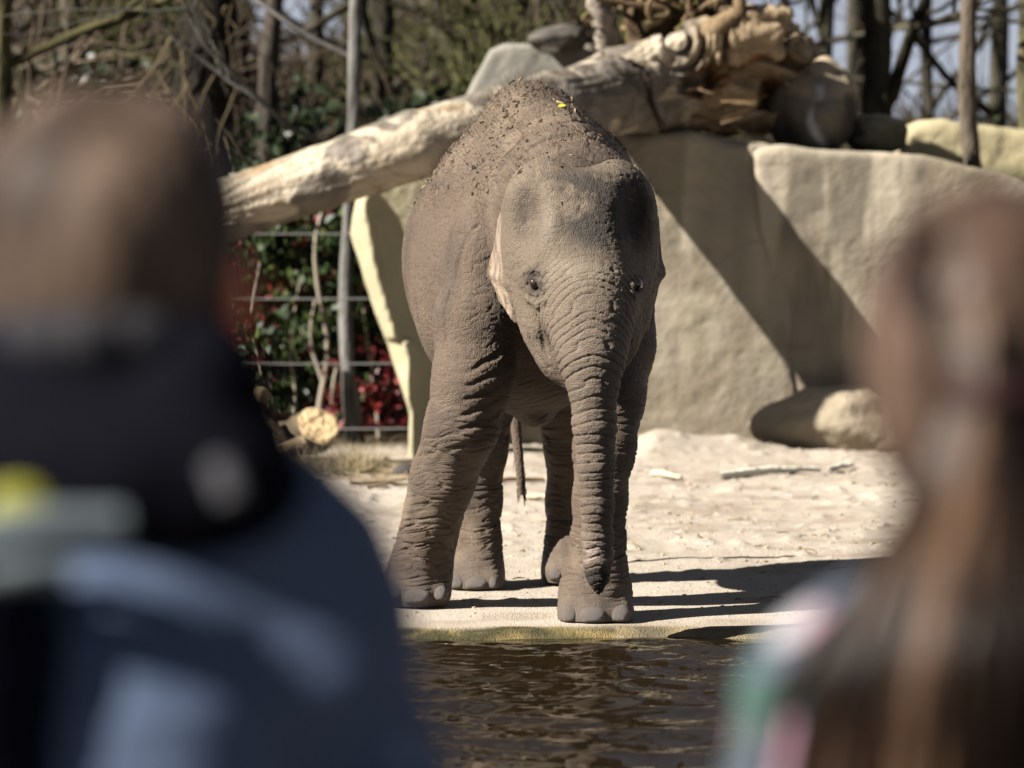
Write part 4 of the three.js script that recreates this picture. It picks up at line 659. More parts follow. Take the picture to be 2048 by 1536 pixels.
// the big folds: where the shoulder meets the flank, the neck, the arm pit and the upper leg
const FOLDS = [
  [[1000, 392], [950, 452], [915, 520], [897, 590], [890, 660], [897, 730]], [[940, 470], [912, 530], [900, 610]], [[880, 480], [872, 560], [872, 640], [880, 700]], [[865, 400], [848, 480], [842, 560], [848, 640]],
  [[1020, 690], [975, 722], [930, 745]], [[1024, 722], [975, 756], [925, 775]], [[1020, 752], [972, 786], [915, 806]], [[1012, 786], [960, 818], [905, 838]], [[1005, 820], [950, 850], [893, 868]], [[992, 862], [940, 886], [880, 905]],
  [[1006, 348], [1060, 296], [1130, 268], [1205, 280], [1262, 326]], [[985, 340], [1040, 280], [1120, 246], [1200, 256]], [[1052, 655], [1068, 700], [1100, 738]], [[1080, 660], [1090, 705], [1118, 735]]];
let foldSegs = null;
function fold(x, y, z) {
  if (!foldSegs) { foldSegs = []; for (const l of FOLDS) { const q = curve(l.map(([a, b]) => P(a, b, hit(EBODY.f, a, b, 11.4, 13.8))), 14); for (let i = 0; i < q.length - 1; i++) foldSegs.push([q[i], q[i + 1], Math.min(1, Math.min(i, q.length - 2 - i) / 3 + 0.2)]); } }
  let r = 0; for (const [a, b, w] of foldSegs) { const mx = x - (a[0] + b[0]) / 2, my = y - (a[1] + b[1]) / 2, mz = z - (a[2] + b[2]) / 2; if (mx * mx + my * my + mz * mz > 0.01) continue; const ex = b[0] - a[0], ey = b[1] - a[1], ez = b[2] - a[2], t = clamp(((x - a[0]) * ex + (y - a[1]) * ey + (z - a[2]) * ez) / (ex * ex + ey * ey + ez * ez)), dx = x - a[0] - ex * t, dy = y - a[1] - ey * t, dz = z - a[2] - ez * t, d = Math.sqrt(dx * dx + dy * dy + dz * dz); r = Math.max(r, w * (1.25 * Math.exp(-((d / 0.0105) ** 2)) - 0.35 * Math.exp(-(((d - 0.024) / 0.014) ** 2)))); }
  return r;
}
const ear = (x, y, z) => z > -12.32 && z < -12.06 && EARS.some((e) => e.f(x, y, z) < 0.004);
const eleMove = (x, y, z, nx, ny, nz) => {
  let d = 0; const D = -z;
  const [s, q, lat] = onTrunk(x, y, z), tr = D < 12.0 ? sstep(1.5, 1.15, q) * sstep(0.02, 0.14, s) : 0;
  if (tr > 0.01) {
    const w = s - 0.034 * lat * lat * lerp(1, 0.3, sstep(0.15, 0.45, s)) + 0.007 * noise(lat * 1.5, s * 12, 3), seg = lerp(46, 36, sstep(0.1, 0.6, s));
    const n = Math.sin(w * seg * 3.14159 + 0.45 * noise(lat * 1.2, s * 14, 8)), m = 0.72 + 0.28 * noise(s * 18, lat * 1.5, 5);
    d += tr * (-0.0085 * m * Math.pow(1 - Math.abs(n), 3.6) - 0.0016 * (1 - Math.min(1, Math.abs(noise(x * 40, y * 120, z * 40)) * 3)) + 0.0009 * noise(x * 70, y * 150, 2));
  }
  const low = sstep(1.0, 0.55, y) * (1 - tr);
  if (low > 0.01) { // legs: close transverse folds, deeper at the wrists and ankles
    const wx = x * 7 + 0.5 * noise(x * 6, y * 8, z * 6), yy = y + 0.035 * noise(x * 5, y * 4, z * 5) + 0.010 * noise(x * 16, y * 14, z * 16);
    const deep = 0.6 + 0.6 * Math.exp(-(((y - 0.24) / 0.1) ** 2)) + 0.4 * Math.exp(-(((y - 0.6) / 0.1) ** 2));
    d += low * deep * (0.0046 * crease(noise(wx, yy * 44, z * 7), 0.16) + 0.0034 * crease(noise(wx * 1.7, yy * 95 + 5, z * 12), 0.22)) * sstep(0.02, 0.10, y);
  }
  const up = (1 - tr) * (1 - low), face = Math.exp(-(((x - FACE0[0]) / 0.26) ** 2 + ((y - FACE0[1]) / 0.3) ** 2)) * sstep(12.15, 11.95, D);
  if (up > 0.01) { // body: folds hang down the flank, fine cross hatching everywhere
    const wx = x + 0.03 * noise(x * 5, y * 5, z * 5), wy = y + 0.03 * noise(x * 4 + 9, y * 4, z * 4);
    d += up * (1 - 0.75 * face) * (0.0030 * sstep(0.0, 0.3, noise(x * 4, y * 3, z * 4)) * crease(noise(wx * 34, wy * 5, z * 34), 0.16) + 0.0020 * crease(noise(wx * 22, wy * 48, z * 20), 0.16) + 0.0020 * crease(noise(wx * 70, wy * 85, z * 70), 0.25));
    d += up * face * (0.0016 * crease(noise(wx * 22, wy * 58, z * 22), 0.2) + 0.0014 * crease(noise(wx * 60, wy * 40, z * 60), 0.25));
  }
  // folds round the eyes
  if (ear(x, y, z)) return 0.001 * noise(x * 40, y * 40, z * 40);
  for (const e of [P(1069, 566, 11.78), P(1273, 570, 11.84)]) { if (e[0] > 0.2) continue; const ex = (x - e[0]), ey = (y - e[1]), rr2 = Math.hypot(ex * 1.5, ey) ; if (rr2 < 0.09 && D < 12) d += 0.0016 * (1 - rr2 / 0.09) * Math.sin(rr2 * 520 + 2 * noise(ex * 30, ey * 30, 1)); }
  d -= 0.0062 * fold(x + 0.006 * noise(x * 30, y * 30, z * 30), y + 0.006 * noise(x * 30 + 9, y * 30, z * 30), z);
  d += 0.004 * fbm(x * 7, y * 7, z * 7, 3) + up * (1 - face) * 0.006 * noise(x * 11, y * 2.6, z * 11);
  return d;
};
const blot = (x, y, px, py, D, rx, ry) => { const p = P(px, py, D); return Math.exp(-(((x - p[0]) / px2(rx, D)) ** 2 + ((y - p[1]) / px2(ry, D)) ** 2)); };
const eleTint = (x, y, z, nx, ny, nz) => {
  const D = -z; let c = mixc([0.124, 0.088, 0.064], [0.170, 0.125, 0.091], clamp(0.5 + fbm(x * 6, y * 6, z * 6, 3)));
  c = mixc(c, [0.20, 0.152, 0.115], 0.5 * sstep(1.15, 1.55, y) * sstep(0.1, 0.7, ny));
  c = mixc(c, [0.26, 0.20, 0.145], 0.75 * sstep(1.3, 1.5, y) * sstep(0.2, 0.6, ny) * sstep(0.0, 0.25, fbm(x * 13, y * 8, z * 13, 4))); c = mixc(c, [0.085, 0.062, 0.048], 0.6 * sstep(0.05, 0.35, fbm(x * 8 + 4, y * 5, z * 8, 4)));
  const face = sstep(12.2, 12.0, D) * sstep(0.75, 0.95, y);
  if (face > 0) {
    c = mixc(c, [0.235, 0.185, 0.136], face * 0.8);
    const m = fbm(x * 34, y * 34, z * 34, 4) * 0.75 + fbm(x * 9, y * 9, z * 9, 3) * 0.9, dk = 1.1 * blot(x, y, 1205, 435, 11.72, 80, 60) + 0.6 * blot(x, y, 1262, 395, 11.75, 40, 60) + 0.32 * blot(x, y, 1052, 425, 11.76, 40, 60) + 0.45 * blot(x, y, 1160, 360, 11.75, 80, 24) + 0.35 * blot(x, y, 1085, 672, 11.85, 18, 22);
    c = mixc(c, [0.055, 0.045, 0.038], face * clamp(dk * 1.7) * sstep(-0.42, 0.10, m + 0.30 * dk - 0.10) * 0.95);
    c = mixc(c, [0.36, 0.31, 0.25], face * 0.6 * (blot(x, y, 1096, 430, 11.72, 16, 50) + blot(x, y, 1155, 545, 11.7, 70, 22)) * clamp(0.7 + m));
  }
  if (D < 12.1) { const e = 0.9 * blot(x, y, 1069, 567, 11.8, 17, 23) + 0.9 * blot(x, y, 1273, 570, 11.86, 12, 22) + 0.45 * blot(x, y, 1066, 556, 11.8, 30, 36); c = mixc(c, [0.045, 0.034, 0.028], clamp(e * (0.9 + 0.5 * noise(x * 60, y * 60, z * 60)), 0, 0.9)); }
  const [s, q, lat] = onTrunk(x, y, z); if (D < 12 && q < 1.5) {
    c = mixc(c, [0.195, 0.152, 0.118], 0.6 * sstep(0.1, 0.3, s));
    c = mixc(c, [0.42, 0.33, 0.30], 0.85 * sstep(-0.1, 0.15, fbm(x * 40, y * 40, z * 40, 2) + 0.25 * blot(x, y, 1185, 1105, 11.7, 22, 22)) * blot(x, y, 1192, 1108, 11.69, 30, 26));
    c = mixc(c, [0.02, 0.016, 0.014], 0.92 * sstep(0.222, 0.185, y + 0.012 * noise(x * 40, y * 30, 4)) * (D < 11.86 ? 1 : 0));
  }
  // the rim of the left ear is pale and pink
  if (D > 11.9 && D < 12.35 && x < 0) { let e = 9; for (let i = 0; i < 4; i++) e = Math.min(e, EARS[i].f(x, y, z)); c = mixc(c, [0.50, 0.395, 0.30], 0.9 * sstep(0.012, 0.003, e) * sstep(11.98, 12.08, D) * clamp(0.75 + noise(x * 50, y * 30, z * 50))); }
  const dust = sstep(0.1, 0.45, fbm(x * 11, y * 11, z * 11, 3)); c = mixc(c, [0.33, 0.26, 0.18], dust * 0.35 * sstep(0.75, 0.3, y));
  const foot = sstep(0.16, 0.03, y); c = mixc(c, [0.19, 0.155, 0.125], foot * 0.6);
  return c;
};
const eleRaw = nets(EBODY, [-0.62, -0.02, -14.1], [0.72, 1.9, -11.3], 0.0039, 1.5);
for (let i = 1; i < eleRaw.pos.length; i += 3) if (eleRaw.pos[i] < 0.004) eleRaw.pos[i] = 0.004;
const eleSkin = new THREE.MeshPhysicalMaterial({ specularIntensity: 0.5, color: lin(0.50, 0.485, 0.465), vertexColors: true, roughness: 0.58, bumpMap: rep(TX.skin, 5), bumpScale: 0.0030 });
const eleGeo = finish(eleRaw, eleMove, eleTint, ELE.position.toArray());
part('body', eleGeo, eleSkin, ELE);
{
  // eyes
  for (const [x, y] of [[1069, 566], [1273, 569]]) { const D = hit(EBODY.f, x, y, 11.4, 12.2) + 0.005;
    const e = part('eye', new THREE.SphereGeometry(0.0195, 24, 16), new THREE.MeshPhysicalMaterial({ color: lin(0.018, 0.011, 0.007), roughness: 0.06, clearcoat: 1, clearcoatRoughness: 0.03 }), ELE); e.position.set(...P(x, y, D)).sub(ELE.position);
  }
  // nails
  const m = mat([0.125, 0.10, 0.085], { roughness: 0.36, specularIntensity: 0.9, bumpMap: rep(TX.grain, 3), bumpScale: 0.002 });
  NAILS.forEach(([x, y, D, rx, ry]) => {
    const g = new THREE.SphereGeometry(1, 24, 16); { const p = g.attributes.position; for (let i = 0; i < p.count; i++) { let a = p.getX(i), b = p.getY(i), c = p.getZ(i); if (b < -0.55) b = -0.55 + (b + 0.55) * 0.25; const q = 1 - 0.12 * Math.max(0, -b); p.setXYZ(i, a * q, b, c); } g.computeVertexNormals(); }
    g.scale(px2(rx, D), px2(ry, D), 0.03); const n = part('toenail', g, m, ELE), h = hit(EBODY.f, x, y, D - 0.3, 13.6), p = P(x, y, h); n.position.set(p[0], Math.max(p[1], px2(ry, D) * 0.62), p[2] - 0.019).sub(ELE.position); n.rotation.x = -0.28;
  });
  // tail
  const tp = curve([[1024, 690, 13.95, 0], [1028, 790, 13.98, 0], [1033, 870, 13.97, 0], [1040, 940, 13.95, 0], [1042, 990, 13.95, 0]].map((p) => P(p[0], p[1], p[2])), 40);
  const tm = new MB().tube(tp, (u) => lerp(0.026, 0.013, u) * (1 + 0.06 * Math.sin(u * 120)), 12, null, true); partAt('tail', tm.geo(), mat([0.12, 0.088, 0.068], { bumpMap: rep(TX.skin, 2), bumpScale: 0.004 }), ELE);
  seed(11); const th = new MB(); for (let i = 0; i < 110; i++) { const u = 0.45 + 0.55 * Math.sqrt(R()), q = tp[Math.floor(u * 40)], a = R() < 0.8 ? rr(-0.5, 0.5) : rr(0, 6.28), dx = 0.010 + rr(0, 0.003); th.tube([[q[0] + dx * Math.cos(a), q[1], q[2] + rr(-0.01, 0.01)], [q[0] + dx * 1.4 * Math.cos(a) + rr(-0.006, 0.006), q[1] - 0.03, q[2]], [q[0] + dx * 1.2 * Math.cos(a), q[1] - rr(0.03, 0.06), q[2]]], [0.0012, 0.001, 0.0004], 3, null, false); }
  partAt('tail_hair', th.geo(), mat([0.02, 0.016, 0.014]), ELE, 'stuff');
  // short bristly hair over the back, crown and sides
  seed(2024); const pos = eleGeo.attributes.position, nor = eleGeo.attributes.normal, hg = new MB().tube([[0, 0, 0], [0.0, 0.5, 0.03], [0.0, 1, 0.1]], [0.02, 0.014, 0.005], 3, null, false).geo(), up = V(0, 1, 0), nn = V(0, 0, 0), o = new THREE.Object3D();
  const list = []; let guard = 0; while (list.length < 7500 && guard++ < 900000) { const i = Math.floor(R() * pos.count), y = pos.getY(i), ny = nor.getY(i), z = pos.getZ(i) + ELE.position.z; const crown = sstep(1.2, 1.5, y); const w = crown * (0.12 + 0.88 * sstep(0.1, 0.8, ny)) * (z > -12.25 ? 2.2 : 1) + 0.06 * sstep(0.2, 0.6, y); if (R() < w) list.push(i); }
  const im = scatter('body_hair', hg, mat([1, 1, 1], { roughness: 0.6 }), list.length, (d, k) => {
    const i = list[k], y = pos.getY(i); nn.set(nor.getX(i), nor.getY(i), nor.getZ(i)); d.position.set(pos.getX(i), y, pos.getZ(i)); const t = nn.clone().add(V(rr(-0.45, 0.45), rr(-0.25, 0.45), rr(-0.45, 0.45))).normalize(); d.quaternion.setFromUnitVectors(up, t); d.rotateY(rr(0, 6.28)); const L = y > 1.2 ? rr(0.018, 0.05) : rr(0.012, 0.03); d.scale.set(0.012, L, 0.012); return mixc([0.02, 0.016, 0.014], [0.085, 0.066, 0.055], R() * R());
  }, ELE);
  // crumbs of bark and straw that it has thrown on its back
  const chip = new THREE.TetrahedronGeometry(1.25, 0), bits = []; guard = 0;
  while (bits.length < 2600 && guard++ < 900000) { const i = Math.floor(R() * pos.count), y = pos.getY(i), ny = nor.getY(i), zz = pos.getZ(i) + ELE.position.z, x = pos.getX(i) + ELE.position.x; const head = zz > -12.25 ? 0.22 : 1, w = sstep(1.28, 1.5, y) * sstep(0.25, 0.7, ny + 0.15) * head * (0.35 + 0.65 * 2.2 * Math.pow(sstep(-0.25, 0.5, noise(x * 9, zz * 9, 2) + 0.4 * noise(x * 25, zz * 25, 7)), 2)); if (R() < w) bits.push(i); }
  const cr = scatter('bark_crumbs', chip, mat([1, 1, 1]), bits.length, (d, k) => { const i = bits[k]; d.position.set(pos.getX(i) + ELE.position.x, pos.getY(i) + 0.002, pos.getZ(i) + ELE.position.z); const s = 0.0014 + 0.0052 * Math.pow(R(), 3.2), straw = R() < 0.16; d.scale.set(straw ? s * rr(2, 6) : s * rr(0.7, 2.6), s * rr(0.3, 0.9), straw ? s * 0.32 : s * rr(0.5, 1.5)); nn.set(nor.getX(i), nor.getY(i), nor.getZ(i)); d.quaternion.setFromUnitVectors(up, nn); d.rotateY(rr(0, 6.28)); return straw ? mixc([0.5, 0.38, 0.22], [0.3, 0.2, 0.1], R()) : mixc([0.025, 0.018, 0.013], [0.11, 0.07, 0.045], R()); });
  tag(cr, 'crumbs of bark and straw lying on the back and head of the elephant', 'bark crumbs');
  { // a yellow petal on the back
    const p = P(1123, 217, 12.78); let bi = 0, bd = 9; for (let i = 0; i < pos.count; i++) { const x = pos.getX(i) + ELE.position.x, y = pos.getY(i), z = pos.getZ(i) + ELE.position.z; const zc = -z, ax = 1024 + (x / zc) * FPX; const d = Math.abs(ax - 1123) / 40 + Math.abs(y - p[1]) * 6 + (nor.getZ(i) < 0 ? 3 : 0) - z * -0.05; if (d < bd) { bd = d; bi = i; } }
    const m2 = new MB(); m2.poly([[-0.013, 0, 0], [-0.006, 0.003, 0.006], [0.009, 0.004, 0.006], [0.015, 0, 0.001], [0.006, 0.002, -0.006], [-0.007, 0.003, -0.006]]); const l = part('yellow_petal', m2.geo(), mat([0.42, 0.38, 0.03], { roughness: 0.6 })); l.position.set(pos.getX(bi) + ELE.position.x, pos.getY(bi) + 0.004, pos.getZ(bi) + ELE.position.z); l.quaternion.setFromUnitVectors(up, V(nor.getX(bi), nor.getY(bi), nor.getZ(bi) + 0.3).normalize()); l.rotateY(0.6); l.scale.setScalar(1.15);
    tag(l, 'tiny yellow petal on the back of the elephant', 'petal');
  }
}

// ---------------------------------------------------------------- two children in the foreground
const skinMat = new THREE.MeshPhysicalMaterial({ color: lin(0.7, 0.7, 0.7), specularIntensity: 0.5, vertexColors: true, roughness: 0.5 });
const skinTone = (x, y, z) => mixc([0.50, 0.27, 0.19], [0.42, 0.21, 0.14], clamp(0.5 + fbm(x * 30, y * 30, z * 30, 2)));
// a child seen from behind; x, z: where it stands, H: standing height, turn: where the head looks (0 = straight ahead)
function child(cx, cz, H, turn, tilt, hx = 0) {
  const s = H / 1.36, g0 = groundY(cx, cz), at = (x, y, z) => [cx + x * s, g0 + y * s, cz + z * s];
  const hc = at(hx, 1.245, -0.035), rot = new THREE.Matrix4().makeRotationFromEuler(new THREE.Euler(tilt, turn, 0, 'YXZ'));
  const h = (x, y, z) => { const v = V(x * s, y * s, z * s).applyMatrix4(rot); return [hc[0] + v.x, hc[1] + v.y, hc[2] + v.z]; };
  const E = [tilt, turn, 0];
  return { s, at, h, hc, rot, turn, tilt, g0, c: (a, b, r1, r2, k = 0.03) => cone(a, b, r1 * s, r2 * s, k), e: (p, r, k = 0.02, q) => ell(p, r.map((v) => v * s), k, q), he: (x, y, z, r, k = 0.015) => { const q = new THREE.Euler().setFromRotationMatrix(rot); return ell(h(x, y, z), r.map((v) => v * s), k, [q.x, q.y, q.z]); } };
}
function bodyOf(b, ew = 1, w = 1, dy = 0) { // head with a face, neck, trunk and limbs, in one surface
  const { at, h, c, e, he } = b, p = [
    he(0, 0.018, 0.005, [0.076, 0.088, 0.095]), he(0, -0.04, -0.03, [0.062, 0.075, 0.066], 0.03), he(0, -0.085, -0.055, [0.036, 0.028, 0.034], 0.03),
    he(0, -0.022, -0.098, [0.011, 0.022, 0.016], 0.014), he(0, -0.038, -0.106, [0.013, 0.010, 0.012], 0.008), he(0, -0.066, -0.088, [0.022, 0.006, 0.010], 0.006), he(0, -0.076, -0.086, [0.019, 0.007, 0.010], 0.006),
    sub(he(0.030, 0.0, -0.097, [0.016, 0.010, 0.012]), 0.01), sub(he(-0.030, 0.0, -0.097, [0.016, 0.010, 0.012]), 0.01),
    he(0.030, 0.0, -0.082, [0.012, 0.010, 0.010], 0.004), he(-0.030, 0.0, -0.082, [0.012, 0.010, 0.010], 0.004),
    he(0.084 * ew, -0.024, 0.004, [0.014 * ew, 0.033, 0.020], 0.008), he(-0.084 * ew, -0.024, 0.004, [0.014 * ew, 0.033, 0.020], 0.008), sub(he(0.098 * ew, -0.020, -0.002, [0.007, 0.019, 0.011]), 0.006), sub(he(-0.098 * ew, -0.020, -0.002, [0.007, 0.019, 0.011]), 0.006),
    c(h(0, -0.05, 0.03), at(0, 1.07, 0.0), 0.047, 0.052, 0.03),
    e(at(0, 0.97 + dy, 0), [0.115 * w, 0.12, 0.08], 0.05), e(at(0, 0.82, 0), [0.115, 0.16, 0.08], 0.05), e(at(0, 0.68, 0.01), [0.12, 0.1, 0.09], 0.05)];
  for (const q of [-1, 1]) { const k = q * w; p.push(c(at(0.118 * k, 1.02 + dy, 0), at(0.178 * k, 0.84 + dy, 0.03), 0.042, 0.036), c(at(0.178 * k, 0.84 + dy, 0.03), at(0.135 * k, 0.70 + dy, -0.10), 0.035, 0.026), c(at(0.135 * k, 0.70 + dy, -0.10), at(0.115 * k, 0.655, -0.115), 0.024, 0.026), c(at(0.065 * k, 0.62, 0), at(0.075 * k, 0.36, -0.01), 0.066, 0.045), c(at(0.075 * k, 0.36, -0.01), at(0.075 * k, 0.08, 0.01), 0.046, 0.03), c(at(0.075 * k, 0.04, 0.0), at(0.085 * k, 0.03, -0.10), 0.032, 0.026)); }
  return union(p);
}
function box3(b, sh, m = 0.32) { return [[b.hc[0] - m, b.g0 - 0.02, b.hc[2] - m], [b.hc[0] + m, b.g0 + b.s * 1.4, b.hc[2] + m]]; }
function clothes(b, t, o) { // jacket, trousers and shoes
  const { c, e } = b, w = o.w ?? 1, at = (x, y, z) => b.at(x, y + (o.dy ?? 0), z), J = [e(at(0, 0.99, 0.005), [0.155 * w, 0.14, 0.115], 0.06), e(at(0, 0.84, 0.01 + (o.lean ?? 0)), [0.150 * w, 0.20, 0.12], 0.06), c(at(-0.09 * w, 1.075, 0), at(0.09 * w, 1.075, 0), 0.06, 0.06, 0.06)];
  for (const k of [-1, 1]) J.push(c(at(0.128 * k * w, 1.04, 0.0), at(0.185 * k * w, 0.84, 0.035), 0.066, 0.058, 0.05), c(at(0.185 * k * w, 0.84, 0.035), at(0.14 * k * w, 0.705, -0.10), 0.058, 0.046, 0.04));
  J.push(sub(e(at(0, 0.60, 0), [0.3, 0.06, 0.3]), 0.015));
  if (o.extra) J.push(...o.extra);
  const fold = (x, y, z) => 0.006 * b.s * fbm(x * 9, y * 22, z * 9, 3) + 0.004 * Math.sin(y * 60 + 5 * noise(x * 6, y * 4, z * 6)) * sstep(0.1, 0.2, Math.abs(x - b.at(0, 0, 0)[0]));
  const [lo, hi] = box3(b);
  const jg = finish(nets(union(J), lo, hi, 0.007, 1.5), fold, o.jacketTint); partAt('jacket', jg, o.jacketMat, t);
  const T = []; for (const k of [-1, 1]) T.push(c(at(0.062 * k, 0.66, 0.0), at(0.078 * k, 0.36, -0.01), 0.088, 0.062, 0.03), c(at(0.078 * k, 0.36, -0.01), at(0.078 * k, 0.07, 0.012), 0.062, 0.054, 0.02));
  partAt('trousers', finish(nets(union(T), lo, hi, 0.009, 1.5), fold), mat(o.trousers, { bumpMap: rep(TX.grain, 8), bumpScale: 0.002 }), t);
  for (const k of [-1, 1]) partAt('shoe', finish(nets(union([c(at(0.078 * k, 0.045, 0.03), at(0.09 * k, 0.035, -0.12), 0.046, 0.040), sub(e(at(0.08 * k, -0.06, -0.03), [0.2, 0.06, 0.3]), 0.004)]), lo, hi, 0.007, 1.5)), mat(o.shoes, { roughness: 0.6 }), t);
}
{ // the boy
  const cx = PV(205, 400, 2.5).x, b = child(cx, -2.5, 1.365, -0.05, 0.12), t = thing('person', 'boy with short brown hair seen from behind in a dark navy jacket with a backpack', 'person', [cx, b.g0, -2.5]), { at, h, c, e, he } = b;
  const [lo, hi] = box3(b);
  partAt('body', finish(nets(bodyOf(b), lo, hi, 0.0055, 1.5), null, (x, y, z) => { const k = skinTone(x, y, z); const ear = Math.hypot(x - h(0.08, -0.018, 0)[0], y - h(0.08, -0.018, 0)[1]); return mixc(k, [0.75, 0.22, 0.12], sstep(0.06, 0.03, ear)); }), skinMat, t);
  const hair = union([he(0, 0.042, 0.006, [0.086, 0.072, 0.092], 0.02), he(0, 0.020, 0.010, [0.089, 0.095, 0.103]), he(0, -0.025, 0.040, [0.076, 0.062, 0.060], 0.03), sub(he(0, -0.07, -0.09, [0.09, 0.125, 0.085]), 0.02), sub(he(0.098, -0.042, -0.002, [0.026, 0.046, 0.036]), 0.012), sub(he(-0.098, -0.042, -0.002, [0.026, 0.046, 0.036]), 0.012), sub(he(0, -0.125, 0.06, [0.1, 0.045, 0.08]), 0.012)]);
  partAt('hair', finish(nets(hair, lo, hi, 0.0045, 1.6), (x, y, z) => 0.004 * fbm(x * 60, y * 16, z * 60, 3), (x, y, z) => mixc(mixc([0.030, 0.019, 0.014], [0.14, 0.096, 0.070], clamp(0.45 + 1.4 * fbm(x * 26, y * 12, z * 26, 3))), [0.03, 0.018, 0.013], sstep(h(0, -0.02, 0)[1], h(0, -0.075, 0)[1], y))), mat([1, 1, 1], { vertexColors: true, roughness: 0.6 }), t);
  const navy = new THREE.MeshPhysicalMaterial({ color: lin(0.75, 0.75, 0.75), vertexColors: true, roughness: 0.6, specularIntensity: 0.15, bumpMap: rep(TX.grain, 10), bumpScale: 0.001 });
  clothes(b, t, { jacketMat: navy, jacketTint: () => [0.075, 0.10, 0.16], lean: 0.11, trousers: [0.03, 0.035, 0.05], shoes: [0.05, 0.05, 0.06] });
  // hood lying over the shoulders, and its grey rib collar
  const hood = union([c(at(-0.045, 1.135, 0.02), at(0.045, 1.135, 0.02), 0.048, 0.048, 0.04), e(at(0.0, 1.105, 0.08), [0.125, 0.06, 0.05], 0.05), c(at(-0.05, 1.17, 0.04), at(0.06, 1.17, 0.04), 0.040, 0.040, 0.04), c(at(0.05, 1.14, 0.02), at(0.128, 1.085, 0.03), 0.038, 0.018, 0.05), c(at(-0.05, 1.14, 0.02), at(-0.128, 1.085, 0.03), 0.038, 0.018, 0.05)]);
  partAt('hood', finish(nets(hood, lo, hi, 0.006, 1.6), (x, y, z) => 0.010 * fbm(x * 12, y * 14, z * 12, 3)), mat([0.005, 0.005, 0.008], { roughness: 0.9, specularIntensity: 0.04 }), t);
  const col = []; for (let i = 0; i < 12; i++) { const a = i / 12 * 6.283, a2 = (i + 1) / 12 * 6.283, q = (w) => at(0.066 * Math.cos(w), 1.188 + 0.008 * Math.sin(w), 0.008 + 0.068 * Math.sin(w)); col.push(c(q(a), q(a2), 0.018, 0.018, 0.01)); }
  partAt('collar', finish(nets(union(col), lo, hi, 0.005, 1.6), (x, y, z) => 0.002 * Math.sin(Math.atan2(z - at(0, 0, 0)[2], x - at(0, 0, 0)[0]) * 60)), mat([0.03, 0.029, 0.033], { roughness: 0.95, specularIntensity: 0.1 }), t);
  // backpack
  const bp = thing('backpack', 'black school backpack with pale grey trim worn by the boy', 'backpack', [at(-0.03, 0, 0)[0], at(0, 0.66, 0)[1], at(0, 0, 0.19)[2]]);
  const bag = union([e(at(-0.10, 0.88, 0.20), [0.105, 0.20, 0.078], 0.04), e(at(-0.10, 1.0, 0.165), [0.09, 0.09, 0.06], 0.05)]);
  partAt('bag', finish(nets(bag, lo, hi, 0.007, 1.6), (x, y, z) => 0.006 * fbm(x * 10, y * 14, z * 10, 3)), mat([0.006, 0.007, 0.013], { roughness: 0.85, specularIntensity: 0.05, bumpMap: rep(TX.grain, 8), bumpScale: 0.001 }), bp);
  const trim = mat([0.14, 0.165, 0.18], { roughness: 0.6 });
  const rib = (list, r, m, name) => partAt(name, new MB().tube(curve(list.map((q) => at(...q)), 18), () => r * b.s, 8, null, true).geo(), m, bp);
  rib([[-0.150, 1.005, 0.20], [-0.10, 1.065, 0.205], [-0.03, 1.085, 0.20], [0.03, 1.085, 0.18]], 0.012, trim, 'trim'); rib([[-0.155, 0.98, 0.20], [-0.10, 1.04, 0.215], [-0.03, 1.06, 0.212], [0.0, 1.06, 0.20]], 0.009, trim, 'trim'); rib([[-0.085, 1.05, 0.22], [-0.075, 0.99, 0.245], [-0.06, 0.93, 0.255], [-0.055, 0.85, 0.258]], 0.011, mat([0.12, 0.125, 0.145]), 'trim');
  rib([[-0.175, 0.93, 0.14], [-0.19, 0.84, 0.18], [-0.185, 0.70, 0.2]], 0.016, mat([0.09, 0.10, 0.11]), 'side_pocket');
  rib([[0.086, 1.118, 0.125], [0.092, 1.108, 0.135], [0.096, 1.098, 0.14]], 0.010, mat([0.05, 0.05, 0.056]), 'strap'); rib([[-0.13, 1.065, 0.10], [-0.145, 1.0, 0.13], [-0.13, 0.96, 0.16]], 0.015, mat([0.02, 0.024, 0.035]), 'strap'); rib([[-0.08, 1.06, 0.17], [-0.055, 1.10, 0.175], [-0.03, 1.06, 0.17]], 0.008, mat([0.02, 0.024, 0.035]), 'grab_loop');
  { const l = part('buckle', new THREE.CylinderGeometry(0.014, 0.014, 0.008, 20), mat([0.30, 0.34, 0.36], { roughness: 0.4 }), bp); l.rotation.x = 1.45; l.position.set(...at(-0.012, 0.865, 0.262)).sub(bp.position); }
  tag(partAtTop('keyring_tag', new THREE.SphereGeometry(0.019, 20, 14).scale(1.15, 1.0, 0.45), mat([0.24, 0.235, 0.03], { roughness: 0.5 }), P(36, 1026, 2.32)), 'round yellow tag hanging at the left side of the backpack', 'tag');
}
function partAtTop(name, g, m, p) { const o = part(name, g, m); o.position.set(...p); return o; }
